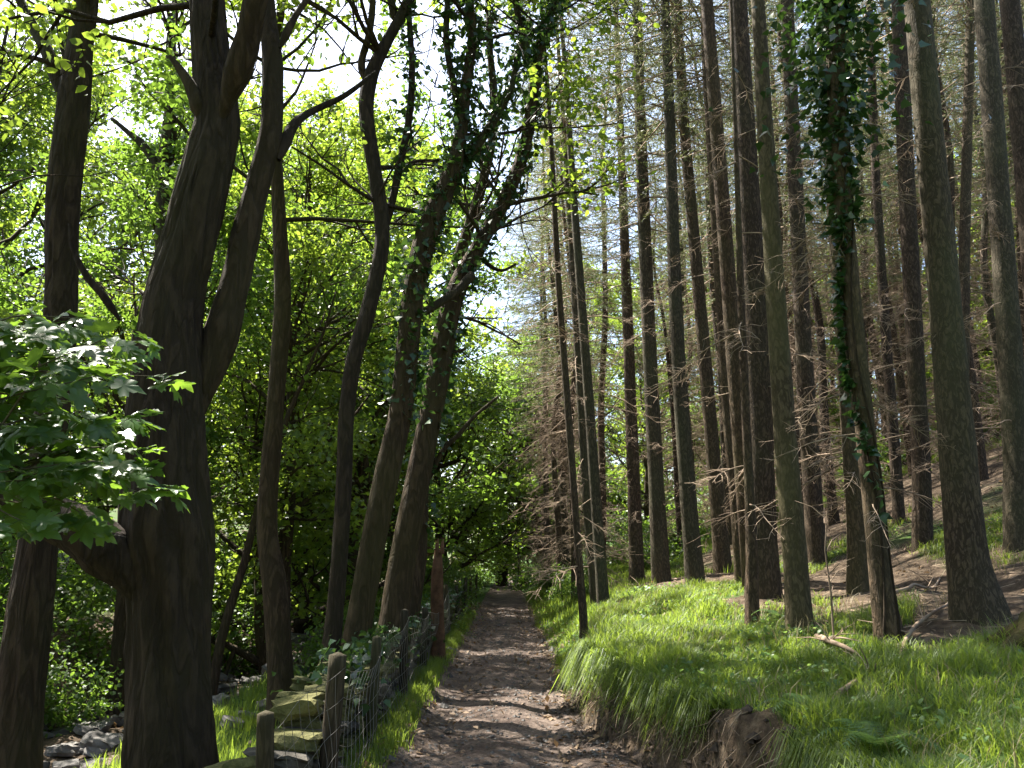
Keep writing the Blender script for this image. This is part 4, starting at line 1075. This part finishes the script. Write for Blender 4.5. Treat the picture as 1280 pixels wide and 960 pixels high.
for k in range(150):
    y0 = cr.uniform(3.6, 8.8); u0 = cr.uniform(.10, .24); x0 = float(redge(y0)) + u0; z0_ = gz(x0, y0) + .01
    L_ = cr.uniform(.08, .34); p0_ = np.array([x0, y0, z0_]); p1_ = p0_ + np.array([-.05 - .1 * cr.random(), cr.normal() * .06, -L_ * .5]); p2_ = p0_ + np.array([-.08 - .12 * cr.random(), cr.normal() * .12, -L_])
    tube(mg, [p0_, p1_, p2_], [.004 + .005 * cr.random() ** 3, .003, .0012], seg=3, cap=False)
g = link("hanging_roots", mg.mesh("hanging_roots", M_TWIG)); g["kind"] = "stuff"; g["label"] = "fine roots and dead stalks hanging from the cut bank"; g["category"] = "roots"
# clods and small stones at the foot of the cut bank
mg = MB(); N = 900
y = cr.uniform(3.4, 9.5, N); x = redge(y) + cr.normal(.03, .09, N); z = height(x, y) + .012; s_ = cr.uniform(.012, .05, N) * cr.uniform(.5, 1.2, N)
oc = np.array([(1, 0, 0), (0, 1, 0), (-1, 0, 0), (0, -1, 0), (0, 0, .75), (0, 0, -.4)]); V = oc[None] * s_[:, None, None] * cr.uniform(.6, 1.3, (N, 6, 1)) + np.stack([x, y, z], 1)[:, None]
fc = np.array([(0, 1, 4), (1, 2, 4), (2, 3, 4), (3, 0, 4)]); mg.add(V.reshape(-1, 3), None, (fc[None] + (np.arange(N) * 6)[:, None, None]).reshape(-1, 3))
g = link("clods", mg.mesh("clods", plain_mat("earth_clod", (0.03, 0.022, 0.016), (0.13, 0.095, 0.07), 9.0), smooth=False)); g["kind"] = "stuff"; g["label"] = "crumbled earth clods at the foot of the cut bank"; g["category"] = "earth"
# small round leaved herbs creeping through the grass
mg = MB(); hr = np.random.default_rng(55); N = 26000
x = hr.uniform(.8, 8, N); y = hr.uniform(3.3, 15, N); k = (grass_cover(x, y) > .4) & (fbm(x * 1.1, y * 1.1, 140) > .56); x, y = x[k], y[k]
leaves(mg, np.stack([x, y, height(x, y) + hr.uniform(.02, .11, len(x))], 1), .045, 'oval', up=1.2, rng=hr)
g = link("ground_cover", mg.mesh("ground_cover", M_FERN)); g["kind"] = "stuff"; g["label"] = "low round leaved herbs creeping through the bank grass"; g["category"] = "plants"
# dry blades
mg = MB(); x, y = scatter(2600, 1, 8, 3.2, 14, grng, .3); blades(mg, x, y, 3, .12 + .12 * fbm(x, y, 120), .04, .003, grng, lean=1.0)
g = link("dry_grass", mg.mesh("dry_grass", M_DRYGRASS)); g["kind"] = "stuff"; g["label"] = "scattered dry straw coloured grass among the green"; g["category"] = "grass"

# pebbles and litter on the path
mg = MB(); prng = np.random.default_rng(14); N = 5200
y = 2.8 + 22 * prng.random(N) ** 1.7; x = pc(y) + prng.uniform(-1, 1, N) * .92; z = height(x, y) + .024
s = prng.uniform(.006, .026, N) * (1 + (prng.random(N) > .975) * 2.2)
oc = np.array([(1, 0, 0), (0, 1, 0), (-1, 0, 0), (0, -1, 0), (0, 0, .65), (0, 0, -.4)]); V = oc[None] * s[:, None, None] * prng.uniform(.6, 1.3, (N, 6, 1)) + np.stack([x, y, z], 1)[:, None]
fc = np.array([(0, 1, 4), (1, 2, 4), (2, 3, 4), (3, 0, 4)]); mg.add(V.reshape(-1, 3), None, (fc[None] + (np.arange(N) * 6)[:, None, None]).reshape(-1, 3))
g = link("pebbles", mg.mesh("pebbles", M_RUBBLE, smooth=False)); g["kind"] = "stuff"; g["label"] = "small loose stones strewn over the dirt path"; g["category"] = "pebbles"
M_LITTER = leaf_mat("dry_leaf", (0.08, 0.05, 0.03), (0.24, 0.16, 0.09), (0.3, 0.18, 0.08), .2, rough=.7)
mg = MB(); N = 8200
y = 3 + 24 * prng.random(N) ** 1.3; sdv = prng.random(N)
x = np.where(sdv < .45, pc(y) + prng.choice([-1, 1], N) * np.abs(prng.normal(.72, .30, N)), np.where(sdv < .7, redge(y) + prng.uniform(1.5, 9, N), pc(y) - prng.uniform(1.6, 7, N)))
z = height(x, y) + .03
leaves(mg, np.stack([x, y, z], 1), .06, 'rhomb', up=2.5, rng=prng, droop=0)
g = link("leaf_litter", mg.mesh("leaf_litter", M_LITTER)); g["kind"] = "stuff"; g["label"] = "brown dead leaves lying on the woodland floor"; g["category"] = "leaf litter"

mg = MB(); N = 2600
y = 6 + 16 * prng.random(N) ** 1.2; x = redge(y) + 1.2 + prng.random(N) * 8; cov = grass_cover(x, y); k = prng.random(N) > cov * 1.1; x, y = x[k], y[k]; N = len(x)
a = prng.uniform(0, 6.28, N); L = prng.uniform(.08, .42, N) ; e = np.stack([x + np.cos(a) * L, y + np.sin(a) * L], 1)
p0 = np.stack([x, y, height(x, y) + .012], 1); p1 = np.stack([e[:, 0], e[:, 1], height(e[:, 0], e[:, 1]) + .012 + prng.random(N) * .05], 1)
sd = np.stack([-np.sin(a), np.cos(a), np.zeros(N)], 1) * prng.uniform(.002, .006, N)[:, None]; up = np.array([0, 0, .007])
i = np.arange(N) * 4
mg.add(np.stack([p0 - sd, p0 + sd, p0 + up, p1], 1).reshape(-1, 3), None, np.concatenate([np.stack([i, i + 2, i + 3], 1), np.stack([i + 1, i + 3, i + 2], 1), np.stack([i, i + 3, i + 1], 1)]))
g = link("twig_litter", mg.mesh("twig_litter", M_TWIG, smooth=False)); g["kind"] = "stuff"; g["label"] = "fallen dead twigs littering the floor under the spruces"; g["category"] = "twigs"

# ------------------------------------------------------------------ ferns, fallen branches, mossy stump, exposed roots
def fern_mesh(seed):
    rng = np.random.default_rng(seed); mb = MB(); mw = MB()
    for f in range(7):
        a = f * .9 + rng.normal() * .2; L = rng.uniform(.35, .55); n = 18
        t = np.linspace(0, 1, n); r = t * L * .9; z = L * (.95 * t - .75 * t ** 2.2)
        P = np.stack([np.cos(a) * r, np.sin(a) * r, z], 1)
        sd = np.array([-math.sin(a), math.cos(a), 0])
        for i in range(2, n):
            w = .12 * math.sin(math.pi * (.12 + .88 * (i / n))) ** .8
            for s in (-1, 1):
                b = P[i]; tp = b + sd * s * w + (P[i] - P[i - 1]) * .9 - np.array([0, 0, .018])
                dd = (P[i] - P[i - 1]) * .42
                mb.add([b - dd, b + dd, tp], None, [(0, 1, 2)], rng.uniform(0, 1))
    return mb.mesh("frond", M_FERN)
FERN = [fern_mesh(1), fern_mesh(2)]
for (px, py, Y, s, lab) in [(1098, 950, 4.6, .7, "feathery pale fern low on the grassy bank"), (980, 745, 9.2, .75, "small fern beside the foot of the pale lichen covered spruce"), (1010, 905, 5.4, .6, "fern on the cut edge of the bank")]:
    p = at(px, py, Y); t = thing("fern", lab, "fern", (p[0], p[1], gz(p[0], p[1])), None, random.uniform(0, 6), s)
    link("frond", FERN[0], t)

def fallen(label, a, b, r, twigs=5):
    (x0, y0), (x1, y1) = a, b
    P = []
    for k in range(7):
        s = k / 6; x, y = x0 + (x1 - x0) * s, y0 + (y1 - y0) * s
        P.append([x + random.gauss(0, .03), y + random.gauss(0, .03), gz(x, y) + r * .7 + .03 * math.sin(5 * s) + .05 * s, r * (1 - .6 * s)])
    S = catmull(P, 4); o = np.array([x0, y0, gz(x0, y0)])
    t = thing("fallen_branch", label, "branch", tuple(o))
    mb = MB(); tube(mb, S[:, :3] - o, S[:, 3], seg=8, rough=.1); link("stem", mb.mesh("stem", M_TWIG), t)
    for k in range(twigs):
        j = random.randrange(6, len(S)); d = norm(np.array([random.gauss(0, 1), random.gauss(0, 1), random.uniform(.1, .9)]))
        l = random.uniform(.15, .45); mb = MB(); q0 = S[j, :3] - o
        tube(mb, [q0, q0 + d * l * .5, q0 + d * l + np.array([0, 0, -.04])], [.007, .005, .002], seg=4); link("twig", mb.mesh("twig", M_TWIG), t)
def gxy(px, py, Y):
    p = at(px, py, Y); return (p[0], p[1])
fallen("long pale fallen branch lying towards the great flared spruce", gxy(1120, 820, 6.7), gxy(1195, 765, 8.6), .022, 3)
fallen("dark fallen branch with twigs beside the foot of the ivy topped spruce", gxy(1020, 800, 7.8), gxy(1085, 840, 6.6), .03, 7)
fallen("short broken branch lying in the grass below the ivy topped spruce", gxy(1040, 880, 5.4), gxy(1110, 860, 5.9), .022, 4)
fallen("thin bent stick in the shade behind the great flared spruce", gxy(1110, 770, 9.5), gxy(1180, 745, 10.5), .025, 4)
fallen("grey brushwood branch at the foot of the stout dark spruce", gxy(770, 745, 15.5), gxy(812, 728, 17), .03, 9)
fallen("pale stick lying among stones left of the broken wall end", gxy(290, 935, 6.8), gxy(345, 915, 7.4), .018, 2)

p = at(1312, 815, 6.2); z0 = gz(p[0], p[1])
t = thing("mossy_stump", "mossy rotting stump with spreading roots at the right of the bank", "tree stump", (p[0], p[1], z0))
mb = MB(); tube(mb, catmull([[0, 0, -.2, .32], [0, 0, .06, .24], [.01, 0, .18, .18], [.02, 0, .27, .15]], 5)[:, :3], catmull([[0, 0, -.2, .32], [0, 0, .06, .24], [.01, 0, .18, .18], [.02, 0, .27, .15]], 5)[:, 3], seg=24, rough=.16, flute=.3, flare=.3, seed=4)
link("stump_body", mb.mesh("stump_body", M_ROTMOSS), t)
for a in (2.6, 3.4, 4.2, 5.2):
    mb = MB(); tube(mb, [(.15 * math.cos(a), .15 * math.sin(a), .16), (.35 * math.cos(a), .35 * math.sin(a), .05), (.6 * math.cos(a + .1), .6 * math.sin(a + .1), gz(p[0] + .6 * math.cos(a), p[1] + .6 * math.sin(a)) - z0 - .03)], [.085, .06, .03], seg=10, rough=.1)
    link("root", mb.mesh("root", M_ROTMOSS), t)

# bare upright saplings on the bank
for (px, py, top, Y, lab) in [(1042, 800, 640, 7.6, "thin bare sapling stem beside the ivy topped spruce")]:
    p = at(px, py, Y); q_ = at(px + 4, top, Y); z0 = gz(p[0], p[1]); t = thing("bare_sapling", lab, "sapling", (p[0], p[1], z0))
    mb = MB(); tube(mb, [(0, 0, -.1), (.01, 0, .4), (-.01, .01, .8), (.03, 0, q_[2] - z0)], [.011, .009, .007, .003], seg=6); link("stem", mb.mesh("stem", M_TWIG), t)
    for k in range(6):
        a = random.uniform(0, 6); z = random.uniform(.3, 1.1); mb = MB(); tube(mb, [(0, 0, z), (.1 * math.cos(a), .1 * math.sin(a), z + .1), (.25 * math.cos(a), .25 * math.sin(a), z + .16)], [.005, .004, .002], seg=4); link("twig", mb.mesh("twig", M_TWIG), t)
